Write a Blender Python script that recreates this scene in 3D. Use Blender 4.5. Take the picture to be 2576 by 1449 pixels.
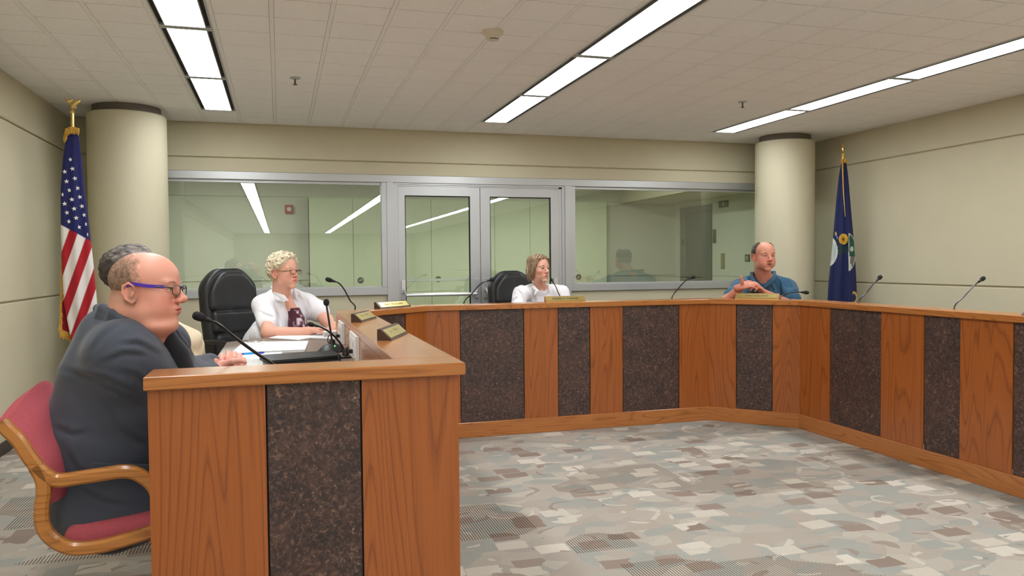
import bpy, math, random
import numpy as np
from mathutils import Matrix, Vector
random.seed(7)
for o in list(bpy.data.objects): bpy.data.objects.remove(o)
scene = bpy.context.scene
COL = scene.collection

# ------------------------------------------------------------------ camera
FPX, YAW, PITCH, ROLL, CAMZ = 1971.08, .2879, .0322, -.0087, 1.38
fw = np.array([math.sin(YAW)*math.cos(PITCH), math.cos(YAW)*math.cos(PITCH), -math.sin(PITCH)])
rt = np.array([math.cos(YAW), -math.sin(YAW), 0.0]); up = np.cross(rt, fw)
rt, up = rt*math.cos(ROLL)+up*math.sin(ROLL), -rt*math.sin(ROLL)+up*math.cos(ROLL)
cam = bpy.data.cameras.new('camera'); camo = bpy.data.objects.new('camera', cam); COL.objects.link(camo)
cam.sensor_width = 36; cam.lens = 36*FPX/2576; cam.clip_start = .05; cam.clip_end = 200
camo.matrix_world = Matrix(((rt[0], up[0], -fw[0], 0), (rt[1], up[1], -fw[1], 0), (rt[2], up[2], -fw[2], CAMZ), (0, 0, 0, 1)))
scene.camera = camo
# ------------------------------------------------------------------ world / exposure
LIGHT = 17.5
w = bpy.data.worlds.new('world'); scene.world = w; w.use_nodes = True
w.node_tree.nodes['Background'].inputs[0].default_value = (.6, .62, .6, 1)
w.node_tree.nodes['Background'].inputs[1].default_value = .02
vs = scene.view_settings
vs.view_transform = 'Standard'; vs.look = 'None'; vs.gamma = 1; vs.use_curve_mapping = False; vs.exposure = 0.1

def ray(px, py): return rt*(px-1288)-up*(py-724.5)+fw*FPX
def at(px, py, Y):
    v = ray(px, py); return np.array([v[0]*Y/v[1], Y, v[2]*Y/v[1]+CAMZ])
def atz(px, py, z):
    v = ray(px, py); t = (z-CAMZ)/v[2]; return np.array([v[0]*t, v[1]*t, z])
def project(P):
    q = np.asarray(P, float)-[0, 0, CAMZ]; c = q@fw
    return 1288+FPX*(q@rt)/c, 724.5-FPX*(q@up)/c, c

# ------------------------------------------------------------------ materials
def lin(c):
    return tuple(((x/255)/12.92 if x/255 <= .04045 else (((x/255)+.055)/1.055)**2.4) for x in c)+(1,)
MATS = {}
def nodes(name):
    m = bpy.data.materials.new(name); m.use_nodes = True; nt = m.node_tree
    return m, nt, nt.nodes['Principled BSDF']
def N(nt, t, **kw):
    n = nt.nodes.new(t)
    for k, v in kw.items():
        if k in n.inputs.keys(): n.inputs[k].default_value = v
        else: setattr(n, k, v)
    return n
def ramp(nt, stops, interp='LINEAR'):
    r = nt.nodes.new('ShaderNodeValToRGB'); r.color_ramp.interpolation = interp
    e = r.color_ramp.elements
    while len(e) < len(stops): e.new(.5)
    for i, (p, c) in enumerate(stops): e[i].position = p; e[i].color = c
    return r
def bump(nt, b, src, strength=.2, dist=.002):
    n = N(nt, 'ShaderNodeBump', Strength=strength, Distance=dist)
    nt.links.new(src, n.inputs['Height']); nt.links.new(n.outputs[0], b.inputs['Normal'])
def plain(name, rgb, rough=.6, metal=0, spec=.5, var=0, scale=20, bmp=0, coat=0, bscale=None):
    if name in MATS: return MATS[name]
    m, nt, b = nodes(name)
    b.inputs['Base Color'].default_value = lin(rgb); b.inputs['Roughness'].default_value = rough
    b.inputs['Metallic'].default_value = metal; b.inputs['Specular IOR Level'].default_value = spec
    b.inputs['Coat Weight'].default_value = coat
    if var or bmp:
        tc = N(nt, 'ShaderNodeTexCoord'); no = N(nt, 'ShaderNodeTexNoise', Scale=scale, Detail=4.0)
        nt.links.new(tc.outputs['Object'], no.inputs['Vector'])
        if var:
            lo = tuple(x*(1-var) for x in lin(rgb)[:3])+(1,); hi = tuple(min(1, x*(1+var)) for x in lin(rgb)[:3])+(1,)
            r = ramp(nt, [(.3, lo), (.7, hi)]); nt.links.new(no.outputs[0], r.inputs[0]); nt.links.new(r.outputs[0], b.inputs['Base Color'])
        if bmp:
            n2 = N(nt, 'ShaderNodeTexNoise', Scale=bscale or scale*6, Detail=3.0)
            nt.links.new(tc.outputs['Object'], n2.inputs['Vector']); bump(nt, b, n2.outputs[0], bmp)
    MATS[name] = m; return m
def emis(name, rgb, s):
    m, nt, b = nodes(name)
    b.inputs['Base Color'].default_value = (.8, .8, .8, 1)
    b.inputs['Emission Color'].default_value = lin(rgb); b.inputs['Emission Strength'].default_value = s
    MATS[name] = m; return m
def wood(name, axis, base, dark, scale=1.0, rough=.32):
    m, nt, b = nodes(name); L = nt.links
    tc = N(nt, 'ShaderNodeTexCoord'); oi = N(nt, 'ShaderNodeObjectInfo')
    off = N(nt, 'ShaderNodeVectorMath', operation='SCALE'); off.inputs[3].default_value = 37.0
    cmb = N(nt, 'ShaderNodeCombineXYZ'); L.new(oi.outputs['Random'], cmb.inputs[0]); L.new(oi.outputs['Random'], cmb.inputs[1]); L.new(oi.outputs['Random'], cmb.inputs[2])
    L.new(cmb.outputs[0], off.inputs[0])
    add = N(nt, 'ShaderNodeVectorMath', operation='ADD'); L.new(tc.outputs['Object'], add.inputs[0]); L.new(off.outputs[0], add.inputs[1])
    def mapped(sx, sl):
        mp = N(nt, 'ShaderNodeMapping'); s = [sx*scale]*3; s[axis] = sl*scale
        mp.inputs['Scale'].default_value = s; L.new(add.outputs[0], mp.inputs[0]); return mp.outputs[0]
    big = N(nt, 'ShaderNodeTexNoise', Scale=1.0, Detail=2.0, Distortion=.25); L.new(mapped(3.0, .22), big.inputs['Vector'])
    mul = N(nt, 'ShaderNodeMath', operation='MULTIPLY'); mul.inputs[1].default_value = 30.0; L.new(big.outputs[0], mul.inputs[0])
    fr = N(nt, 'ShaderNodeMath', operation='FRACT'); L.new(mul.outputs[0], fr.inputs[0])
    rings = ramp(nt, [(0, (0, 0, 0, 1)), (.10, (.75, .75, .75, 1)), (.75, (1, 1, 1, 1)), (1, (.25, .25, .25, 1))]); L.new(fr.outputs[0], rings.inputs[0])
    fine = N(nt, 'ShaderNodeTexNoise', Scale=1.0, Detail=5.0); L.new(mapped(160, 4), fine.inputs['Vector'])
    mx = N(nt, 'ShaderNodeMath', operation='MULTIPLY_ADD'); L.new(rings.outputs[0], mx.inputs[0]); mx.inputs[1].default_value = .52
    f2 = N(nt, 'ShaderNodeMath', operation='MULTIPLY'); L.new(fine.outputs[0], f2.inputs[0]); f2.inputs[1].default_value = .6; L.new(f2.outputs[0], mx.inputs[2])
    c = ramp(nt, [(.2, lin(dark)), (.8, lin(base))]); L.new(mx.outputs[0], c.inputs[0])
    L.new(c.outputs[0], b.inputs['Base Color']); b.inputs['Roughness'].default_value = rough
    b.inputs['Coat Weight'].default_value = .25; b.inputs['Coat Roughness'].default_value = .18
    MATS[name] = m; return m
def stone():
    m, nt, b = nodes('brown_speckled_laminate'); L = nt.links
    tc = N(nt, 'ShaderNodeTexCoord'); oi = N(nt, 'ShaderNodeObjectInfo')
    sc = N(nt, 'ShaderNodeMath', operation='MULTIPLY'); sc.inputs[1].default_value = 31.0; L.new(oi.outputs['Random'], sc.inputs[0])
    add = N(nt, 'ShaderNodeVectorMath', operation='ADD'); L.new(tc.outputs['Object'], add.inputs[0]); L.new(sc.outputs[0], add.inputs[1])
    n1 = N(nt, 'ShaderNodeTexNoise', Scale=60.0, Detail=5.0, Distortion=1.0); L.new(add.outputs[0], n1.inputs['Vector'])
    n2 = N(nt, 'ShaderNodeTexNoise', Scale=7.0, Detail=3.0); L.new(add.outputs[0], n2.inputs['Vector'])
    n3 = N(nt, 'ShaderNodeTexNoise', Scale=95.0, Detail=2.0, Distortion=.8); L.new(add.outputs[0], n3.inputs['Vector'])
    r1 = ramp(nt, [(.3, lin((22, 16, 16))), (.45, lin((50, 37, 35))), (.58, lin((86, 64, 56))), (.72, lin((150, 116, 94)))]); L.new(n1.outputs[0], r1.inputs[0])
    r2 = ramp(nt, [(.35, lin((58, 46, 45))), (.7, lin((92, 66, 55)))]); L.new(n2.outputs[0], r2.inputs[0])
    mx = N(nt, 'ShaderNodeMixRGB', blend_type='MIX', Fac=.4); L.new(r1.outputs[0], mx.inputs[1]); L.new(r2.outputs[0], mx.inputs[2])
    r3 = ramp(nt, [(.66, (0, 0, 0, 1)), (.72, (1, 1, 1, 1))]); L.new(n3.outputs[0], r3.inputs[0])
    mx2 = N(nt, 'ShaderNodeMixRGB', blend_type='MIX'); L.new(r3.outputs[0], mx2.inputs[0]); L.new(mx.outputs[0], mx2.inputs[1]); mx2.inputs[2].default_value = lin((146, 118, 100))
    L.new(mx2.outputs[0], b.inputs['Base Color']); b.inputs['Roughness'].default_value = .45; MATS['stone'] = m; return m
def carpet():
    m, nt, b = nodes('patterned_carpet'); L = nt.links
    geo = N(nt, 'ShaderNodeNewGeometry')
    dn = N(nt, 'ShaderNodeTexNoise', Scale=2.6, Detail=1.0); L.new(geo.outputs['Position'], dn.inputs['Vector'])
    ds = N(nt, 'ShaderNodeVectorMath', operation='SCALE'); ds.inputs[3].default_value = .22; L.new(dn.outputs[1], ds.inputs[0])
    p2 = N(nt, 'ShaderNodeVectorMath', operation='ADD'); L.new(geo.outputs['Position'], p2.inputs[0]); L.new(ds.outputs[0], p2.inputs[1])
    cols = [(176, 167, 156), (166, 157, 147), (154, 156, 150), (168, 159, 149), (180, 171, 160), (158, 159, 153), (186, 178, 166), (170, 158, 147), (150, 154, 149), (174, 165, 154)]
    cols2 = [(132, 112, 101), (216, 208, 194), (126, 105, 94), (208, 200, 186), (144, 126, 114), (220, 212, 199), (130, 110, 98), (150, 153, 148), (204, 196, 182), (122, 101, 90)]
    def layer(vec, sx, sy, seed, metric):
        mp = N(nt, 'ShaderNodeMapping'); mp.inputs['Scale'].default_value = (sx, sy, 0); mp.inputs['Location'].default_value = (seed, seed*1.7, 0); L.new(vec, mp.inputs[0])
        v = N(nt, 'ShaderNodeTexVoronoi', Scale=1.0, feature='F1', distance=metric); L.new(mp.outputs[0], v.inputs['Vector'])
        s = N(nt, 'ShaderNodeSeparateColor'); L.new(v.outputs['Color'], s.inputs[0])
        return s, v
    s1, v1 = layer(p2.outputs[0], 6.6, 9.6, 3.1, 'EUCLIDEAN')
    c1 = ramp(nt, [(i/10, lin(c)) for i, c in enumerate(cols)], 'CONSTANT'); L.new(s1.outputs[0], c1.inputs[0])
    d3 = N(nt, 'ShaderNodeVectorMath', operation='SCALE'); d3.inputs[3].default_value = .06; L.new(dn.outputs[1], d3.inputs[0])
    p3 = N(nt, 'ShaderNodeVectorMath', operation='ADD'); L.new(geo.outputs['Position'], p3.inputs[0]); L.new(d3.outputs[0], p3.inputs[1])
    s2, v2 = layer(p3.outputs[0], 5.0, 7.4, 11.3, 'CHEBYCHEV')
    c2 = ramp(nt, [(i/10, lin(c)) for i, c in enumerate(cols2)], 'CONSTANT'); L.new(s2.outputs[1], c2.inputs[0])
    gt = N(nt, 'ShaderNodeMath', operation='GREATER_THAN'); gt.inputs[1].default_value = .52; L.new(s2.outputs[0], gt.inputs[0])
    lt = N(nt, 'ShaderNodeMath', operation='LESS_THAN'); lt.inputs[1].default_value = .38; L.new(v2.outputs['Distance'], lt.inputs[0])
    an = N(nt, 'ShaderNodeMath', operation='MULTIPLY'); L.new(gt.outputs[0], an.inputs[0]); L.new(lt.outputs[0], an.inputs[1])
    mx = N(nt, 'ShaderNodeMixRGB'); L.new(an.outputs[0], mx.inputs[0]); L.new(c1.outputs[0], mx.inputs[1]); L.new(c2.outputs[0], mx.inputs[2])
    s4, v4 = layer(p2.outputs[0], 2.7, 3.6, 7.9, 'EUCLIDEAN')
    dd = N(nt, 'ShaderNodeMath', operation='SUBTRACT'); dd.inputs[1].default_value = .42; L.new(v4.outputs['Distance'], dd.inputs[0])
    ab = N(nt, 'ShaderNodeMath', operation='ABSOLUTE'); L.new(dd.outputs[0], ab.inputs[0])
    ln = N(nt, 'ShaderNodeMath', operation='LESS_THAN'); ln.inputs[1].default_value = .035; L.new(ab.outputs[0], ln.inputs[0])
    an_ = N(nt, 'ShaderNodeTexNoise', Scale=6.5, Detail=1.0); L.new(geo.outputs['Position'], an_.inputs['Vector'])
    ag = N(nt, 'ShaderNodeMath', operation='GREATER_THAN'); ag.inputs[1].default_value = .53; L.new(an_.outputs[0], ag.inputs[0])
    lm = N(nt, 'ShaderNodeMath', operation='MULTIPLY'); L.new(ln.outputs[0], lm.inputs[0]); L.new(ag.outputs[0], lm.inputs[1])
    l7 = N(nt, 'ShaderNodeMath', operation='MULTIPLY'); l7.inputs[1].default_value = .75; L.new(lm.outputs[0], l7.inputs[0]); ln = l7
    c4 = ramp(nt, [(0, lin((214, 206, 192))), (.5, lin((134, 114, 102)))], 'CONSTANT'); L.new(s4.outputs[0], c4.inputs[0])
    m4 = N(nt, 'ShaderNodeMixRGB'); L.new(ln.outputs[0], m4.inputs[0]); L.new(mx.outputs[0], m4.inputs[1]); L.new(c4.outputs[0], m4.inputs[2]); mx = m4
    # soft tonal wash between patches
    wn = N(nt, 'ShaderNodeTexNoise', Scale=5.0, Detail=2.0); L.new(geo.outputs['Position'], wn.inputs['Vector'])
    wr = ramp(nt, [(.35, lin((160, 149, 136))), (.65, lin((162, 155, 145)))]); L.new(wn.outputs[0], wr.inputs[0])
    mw = N(nt, 'ShaderNodeMixRGB', Fac=.36); L.new(mx.outputs[0], mw.inputs[1]); L.new(wr.outputs[0], mw.inputs[2])
    # ribbed areas: fine cords running away from the doors
    s3, v3 = layer(geo.outputs['Position'], 1.15, 1.75, 5.7, 'CHEBYCHEV')
    rib = N(nt, 'ShaderNodeMath', operation='GREATER_THAN'); rib.inputs[1].default_value = .58; L.new(s3.outputs[2], rib.inputs[0])
    sp = N(nt, 'ShaderNodeSeparateXYZ'); L.new(geo.outputs['Position'], sp.inputs[0])
    sm = N(nt, 'ShaderNodeMath', operation='MULTIPLY'); sm.inputs[1].default_value = 2*math.pi/.0135; L.new(sp.outputs[0], sm.inputs[0])
    sn = N(nt, 'ShaderNodeMath', operation='SINE'); L.new(sm.outputs[0], sn.inputs[0])
    rr = ramp(nt, [(.35, (.42, .40, .39, 1)), (.6, (1.12, 1.1, 1.08, 1))]); 
    h = N(nt, 'ShaderNodeMath', operation='MULTIPLY_ADD'); h.inputs[1].default_value = .5; h.inputs[2].default_value = .5; L.new(sn.outputs[0], h.inputs[0]); L.new(h.outputs[0], rr.inputs[0])
    ml = N(nt, 'ShaderNodeMixRGB', blend_type='MULTIPLY'); L.new(rib.outputs[0], ml.inputs[0]); L.new(mw.outputs[0], ml.inputs[1]); L.new(rr.outputs[0], ml.inputs[2])
    fz = N(nt, 'ShaderNodeTexNoise', Scale=240.0, Detail=2.0); L.new(geo.outputs['Position'], fz.inputs['Vector'])
    fr = ramp(nt, [(.3, (.72, .72, .72, 1)), (.7, (1.15, 1.15, 1.15, 1))]); L.new(fz.outputs[0], fr.inputs[0])
    m2 = N(nt, 'ShaderNodeMixRGB', blend_type='MULTIPLY', Fac=.8); L.new(ml.outputs[0], m2.inputs[1]); L.new(fr.outputs[0], m2.inputs[2])
    L.new(m2.outputs[0], b.inputs['Base Color']); b.inputs['Roughness'].default_value = .95; b.inputs['Specular IOR Level'].default_value = .1
    bump(nt, b, fz.outputs[0], .5, .004); MATS['carpet'] = m; return m
def glass(name, tint=(.93, .97, .93), refl=.10):
    m, nt, b = nodes(name); nt.nodes.remove(b); L = nt.links; out = nt.nodes['Material Output']
    tr = N(nt, 'ShaderNodeBsdfTransparent'); tr.inputs[0].default_value = tint+(1,)
    gl = N(nt, 'ShaderNodeBsdfGlossy'); gl.inputs[0].default_value = (.95, 1, .95, 1); gl.inputs['Roughness'].default_value = .0
    fr = N(nt, 'ShaderNodeLayerWeight', Blend=.25); mth = N(nt, 'ShaderNodeMath', operation='MULTIPLY_ADD'); mth.inputs[1].default_value = .5; mth.inputs[2].default_value = refl
    mth.use_clamp = True
    L.new(fr.outputs['Fresnel'], mth.inputs[0])
    ms = N(nt, 'ShaderNodeMixShader'); L.new(mth.outputs[0], ms.inputs[0]); L.new(tr.outputs[0], ms.inputs[1]); L.new(gl.outputs[0], ms.inputs[2])
    L.new(ms.outputs[0], out.inputs[0]); MATS[name] = m; return m
def vcol(name, rough=.5, spec=.5, sss=0, bscale=0, bstr=.2, sheen=0, var=0):
    m, nt, b = nodes(name); a = N(nt, 'ShaderNodeAttribute', attribute_name='Col')
    src = a.outputs['Color']
    tc = N(nt, 'ShaderNodeTexCoord')
    if var:
        no = N(nt, 'ShaderNodeTexNoise', Scale=bscale*.25, Detail=3.0); nt.links.new(tc.outputs['Object'], no.inputs['Vector'])
        r = ramp(nt, [(.3, (1-var, 1-var, 1-var, 1)), (.7, (1+var, 1+var, 1+var, 1))]); nt.links.new(no.outputs[0], r.inputs[0])
        mx = N(nt, 'ShaderNodeMixRGB', blend_type='MULTIPLY', Fac=1.0); nt.links.new(src, mx.inputs[1]); nt.links.new(r.outputs[0], mx.inputs[2]); src = mx.outputs[0]
    nt.links.new(src, b.inputs['Base Color'])
    b.inputs['Roughness'].default_value = rough; b.inputs['Specular IOR Level'].default_value = spec
    if sss:
        b.inputs['Subsurface Weight'].default_value = sss; b.inputs['Subsurface Radius'].default_value = (.012, .005, .003); b.inputs['Subsurface Scale'].default_value = .6
    b.inputs['Sheen Weight'].default_value = sheen
    if bscale:
        no = N(nt, 'ShaderNodeTexNoise', Scale=bscale, Detail=3.0); nt.links.new(tc.outputs['Object'], no.inputs['Vector']); bump(nt, b, no.outputs[0], bstr, .002)
    MATS[name] = m; return m

M_wall = plain('cream_wall_paint', (205, 197, 170), .75, spec=.3, var=.025, scale=3, bmp=.06, bscale=350)
M_col = plain('column_paint', (204, 196, 169), .6, spec=.4, bmp=.05, scale=20, bscale=300)
M_tile = plain('ceiling_tile_white', (245, 243, 241), .9, spec=.2, var=.03, scale=60, bmp=.35, bscale=420)
M_bar = plain('ceiling_bar_paint', (240, 238, 235), .6, spec=.3)
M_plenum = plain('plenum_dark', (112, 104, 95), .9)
M_frame = plain('satin_aluminium', (190, 191, 192), .38, metal=.55, spec=.5, bmp=.03, scale=30)
M_alu = plain('bright_aluminium', (225, 225, 226), .28, metal=.7)
M_chrome = plain('chrome', (230, 230, 230), .12, metal=1)
M_black = plain('black_plastic', (20, 20, 22), .42)
M_foam = plain('black_foam', (22, 22, 25), .85, bmp=.6, scale=150, bscale=900)
M_stem = plain('black_gloss_metal', (26, 24, 27), .18, metal=.3, coat=.5)
M_leather = plain('black_leather', (30, 30, 32), .42, spec=.5, bmp=.12, scale=60, bscale=320)
M_base = plain('dark_vinyl_base', (66, 58, 50), .6)
M_dark = plain('dark_gap', (28, 22, 20), .8)
M_glass = glass('partition_glass')
M_lens = glass('spectacle_lens', (.96, .98, .96), .03)
M_wp = wood('oak_panel_veneer', 2, (162, 90, 38), (118, 60, 24), 1.0)
M_wr = wood('oak_rail', 0, (180, 114, 58), (142, 84, 40), 1.7, .25)
M_wf = wood('bentwood', 0, (180, 118, 56), (138, 84, 36), 1.2, .25)
M_wd = plain('walnut_block', (70, 46, 38), .35, var=.2, scale=30)
M_brass = plain('brass_plate', (214, 196, 128), .3, metal=.85)
M_gold = plain('polished_gold', (226, 196, 120), .2, metal=.9)
M_fringe = plain('gold_fringe', (206, 160, 66), .75, var=.3, scale=120)
M_ink = plain('engraved_black', (38, 32, 24), .5)
M_paper = plain('white_paper', (240, 240, 240), .8)
M_desk = plain('desk_laminate', (132, 114, 102), .35, var=.12, scale=70)
M_stone = stone(); M_carpet = carpet()
M_pink = plain('rose_upholstery', (176, 84, 92), .95, spec=.15, var=.08, scale=120, bmp=.4, bscale=700)
M_skin = vcol('skin', .48, .4, .12, 260, .12)
M_cloth = vcol('cloth', .85, .25, 0, 900, .2, .15, .02)
M_hair = vcol('hair', .6, .4, 0, 240, .7, 0, .35)
M_flag = vcol('flag_cloth', .8, .2, 0, 400, .15, .1)
M_eye = vcol('eye', .15, .5)
M_light = emis('lamp_diffuser', (249, 253, 255), LIGHT)
M_corr = emis('added_corridor_glow', (246, 255, 250), 46.0)
M_led = emis('green_led', (60, 255, 70), 3)

# ------------------------------------------------------------------ mesh helpers
def link(o, parent=None):
    COL.objects.link(o)
    if parent is not None: o.parent = parent
    return o
def tag(o, label=None, cat=None, group=None, kind=None):
    for k, v in (('label', label), ('category', cat), ('group', group), ('kind', kind)):
        if v: o[k] = v
    return o
def empty(name, loc=(0, 0, 0), rz=0, label=None, cat=None, group=None, kind=None):
    o = bpy.data.objects.new(name, None); o.empty_display_size = .1; o.location = tuple(loc); o.rotation_euler = (0, 0, rz); link(o)
    return tag(o, label, cat, group, kind)
class MB:
    def __init__(s): s.v = []; s.f = []; s.M = None
    def add(s, vs, fs):
        b = len(s.v); s.v += [tuple(map(float, p)) for p in vs]; s.f += [tuple(i+b for i in f) for f in fs]; return s
    def box(s, x0, x1, y0, y1, z0, z1, bev=0):
        if bev:
            V = []
            for z, d in ((z0, bev), (z0+bev, 0), (z1-bev, 0), (z1, bev)):
                V += [(x0+d, y0+d, z), (x1-d, y0+d, z), (x1-d, y1-d, z), (x0+d, y1-d, z)]
            F = [(3, 2, 1, 0), (12, 13, 14, 15)]
            for k in range(3):
                for i in range(4): j = (i+1) % 4; F.append((4*k+i, 4*k+j, 4*k+4+j, 4*k+4+i))
            return s.add(V, F)
        return s.add([(x0, y0, z0), (x1, y0, z0), (x1, y1, z0), (x0, y1, z0), (x0, y0, z1), (x1, y0, z1), (x1, y1, z1), (x0, y1, z1)],
                     [(3, 2, 1, 0), (4, 5, 6, 7), (0, 1, 5, 4), (1, 2, 6, 5), (2, 3, 7, 6), (3, 0, 4, 7)])
    def prism(s, poly, z0, z1):
        n = len(poly)
        return s.add([(x, y, z0) for x, y in poly]+[(x, y, z1) for x, y in poly],
                     [tuple(range(n))[::-1], tuple(range(n, 2*n))]+[(i, (i+1) % n, n+(i+1) % n, n+i) for i in range(n)])
    def lathe(s, prof, n=32, c=(0, 0, 0)):
        V = []; F = []
        for r, z in prof:
            for i in range(n): a = 2*math.pi*i/n; V.append((c[0]+r*math.cos(a), c[1]+r*math.sin(a), c[2]+z))
        for k in range(len(prof)-1):
            for i in range(n): j = (i+1) % n; F.append((k*n+i, k*n+j, (k+1)*n+j, (k+1)*n+i))
        F.append(tuple(range(n))[::-1]); F.append(tuple(range((len(prof)-1)*n, len(prof)*n)))
        return s.add(V, F)
    def tube(s, path, r, n=10, flat=None):
        P = [np.asarray(p, float) for p in path]; V = []; F = []
        T = [P[min(i+1, len(P)-1)]-P[max(i-1, 0)] for i in range(len(P))]; T = [t/(np.linalg.norm(t)+1e-12) for t in T]
        ref = np.array([0, 0, 1.]) if abs(T[0][2]) < .9 else np.array([1., 0, 0])
        for i, p in enumerate(P):
            a = ref-T[i]*(ref@T[i]); a /= np.linalg.norm(a)+1e-12; b = np.cross(T[i], a); ref = a
            rr = r[i] if hasattr(r, '__len__') else r
            for k in range(n):
                an = 2*math.pi*k/n; V.append(p+rr*(a*math.cos(an)+b*math.sin(an)))
        for i in range(len(P)-1):
            for k in range(n): j = (k+1) % n; F.append((i*n+k, i*n+j, (i+1)*n+j, (i+1)*n+k))
        F.append(tuple(range(n))[::-1]); F.append(tuple(range((len(P)-1)*n, len(P)*n)))
        return s.add(V, F)
    def sweep(s, path, side, w, h, bev=.004):
        """rectangular bar: w along the constant side vector, h across"""
        P = [np.asarray(p, float) for p in path]; side = np.asarray(side, float); side /= np.linalg.norm(side); V = []; F = []
        q = [(-w/2, -h/2+bev), (-w/2+bev, -h/2), (w/2-bev, -h/2), (w/2, -h/2+bev), (w/2, h/2-bev), (w/2-bev, h/2), (-w/2+bev, h/2), (-w/2, h/2-bev)]
        for i, p in enumerate(P):
            t = P[min(i+1, len(P)-1)]-P[max(i-1, 0)]; t /= np.linalg.norm(t); nn = np.cross(side, t); nn /= np.linalg.norm(nn)
            for a, b in q: V.append(p+side*a+nn*b)
        n = 8
        for i in range(len(P)-1):
            for k in range(n): j = (k+1) % n; F.append((i*n+k, i*n+j, (i+1)*n+j, (i+1)*n+k))
        F.append(tuple(range(n))[::-1]); F.append(tuple(range((len(P)-1)*n, len(P)*n)))
        return s.add(V, F)
    def ball(s, c, r, n=14, m=9):
        r = r if hasattr(r, '__len__') else (r, r, r)
        V = [(c[0], c[1], c[2]-r[2])]; F = []
        for k in range(1, m):
            t = math.pi*k/m
            for i in range(n): a = 2*math.pi*i/n; V.append((c[0]+r[0]*math.sin(t)*math.cos(a), c[1]+r[1]*math.sin(t)*math.sin(a), c[2]-r[2]*math.cos(t)))
        V.append((c[0], c[1], c[2]+r[2])); e = len(V)-1
        for i in range(n):
            j = (i+1) % n; F.append((0, 1+j, 1+i)); F.append((e, e-n+i, e-n+j))
            for k in range(m-2): F.append((1+k*n+i, 1+k*n+j, 1+(k+1)*n+j, 1+(k+1)*n+i))
        return s.add(V, F)
    def mesh(s, name, mat=None, smooth=False):
        me = bpy.data.meshes.new(name); me.from_pydata(s.v, [], s.f); me.update()
        if mat: me.materials.append(mat)
        if smooth:
            me.polygons.foreach_set('use_smooth', [True]*len(me.polygons))
            try: me.set_sharp_from_angle(angle=math.radians(40))
            except Exception: pass
        return me
    def build(s, name, mat, parent=None, smooth=False, loc=None, rz=None, mw=None):
        o = bpy.data.objects.new(name, s.mesh(name, mat, smooth)); link(o, parent)
        if loc is not None: o.location = tuple(loc)
        if rz is not None: o.rotation_euler = (0, 0, rz)
        if mw is not None: o.matrix_local = mw
        return o
def BX(*a, **k): return MB().box(*a, **k)
def spline(P, n=8):
    P = [np.asarray(p, float) for p in P]; Q = [2*P[0]-P[1]]+P+[2*P[-1]-P[-2]]; out = []
    for i in range(1, len(Q)-2):
        for k in range(n):
            t = k/n; a, b, c, d = Q[i-1:i+3]
            out.append(.5*((2*b)+(c-a)*t+(2*a-5*b+4*c-d)*t*t+(3*b-a-3*c+d)*t**3))
    out.append(P[-1]); return out
def frame(o, x, z=(0, 0, 1)):
    x = np.asarray(x, float); x = x/np.linalg.norm(x); z = np.asarray(z, float); y = np.cross(z, x); y /= np.linalg.norm(y); z = np.cross(x, y)
    return Matrix(((x[0], y[0], z[0], o[0]), (x[1], y[1], z[1], o[1]), (x[2], y[2], z[2], o[2]), (0, 0, 0, 1)))
def lettering(body, size, mat, parent, mw, name='lettering', extr=.0004, sx=1.0):
    cu = bpy.data.curves.new('t', 'FONT'); cu.body = body; cu.size = size; cu.align_x = 'CENTER'; cu.align_y = 'CENTER'; cu.extrude = extr
    t = bpy.data.objects.new('t', cu); COL.objects.link(t)
    me = bpy.data.meshes.new_from_object(t.evaluated_get(bpy.context.evaluated_depsgraph_get())); bpy.data.objects.remove(t)
    me.name = name; me.materials.clear(); me.materials.append(mat)
    o = bpy.data.objects.new(name, me); link(o, parent); o.matrix_local = mw @ Matrix.Diagonal((sx, 1, 1, 1)); return o
def copy_tree(o, parent=None):
    c = o.copy(); COL.objects.link(c); c.parent = parent
    for ch in o.children: copy_tree(ch, c)
    return c

# ------------------------------------------------------------------ room numbers
XL, XR, YB, ZC, PZ = -1.764, 5.775, 7.777, 2.702, .15
YF = -19.0                     # the room goes on behind the photographer
G1, G2 = 2.381, 1.141          # reveals in the wall panelling
ZT, ZD = 1.052, .86            # rail top, writing surface
def struct(name, mb, mat, **k):
    o = mb.build(name, mat, **k)
    if o.parent is None: o['kind'] = 'structure'
    return o
#---MARK_STRUCTURE
struct('floor', BX(XL-.1, XR+.1, YF, 8.0, -.1, 0), M_carpet)
pl = MB().prism([(XL, 2.42), (.56, 2.42), (.56, 5.55), (1.09, 6.02), (3.55, 6.02), (4.08, 5.49), (4.08, 2.42), (XR, 2.42), (XR, YB), (XL, YB)], 0, PZ)
struct('floor_platform', pl, M_carpet)
# side walls: panels with recessed reveals between them
def panelled_wall(name, xface, s):
    root = struct(name, BX(min(xface+s*.02, xface+s*.14), max(xface+s*.02, xface+s*.14), YF, YB+.12, 0, ZC+.2), M_wall)
    for z0, z1 in ((0, G2-.006), (G2+.006, G1-.005), (G1+.005, ZC+.1)):
        BX(min(xface, xface+s*.03), max(xface, xface+s*.03), YF, YB+.02, z0, z1, bev=.006).build('wall_panel', M_wall, root)
    return root
panelled_wall('wall_left', XL, -1); panelled_wall('wall_right', XR, 1)
struct('wall_front', BX(XL-.1, XR+.1, YF-.1, YF, 0, ZC+.2), M_wall)
struct('baseboard_left', BX(XL-.001, XL+.012, 2.42, YB, PZ, PZ+.085, bev=.004), M_base)
struct('baseboard_right', BX(XR-.012, XR+.001, 2.42, YB, PZ, PZ+.085, bev=.004), M_base)
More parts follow.
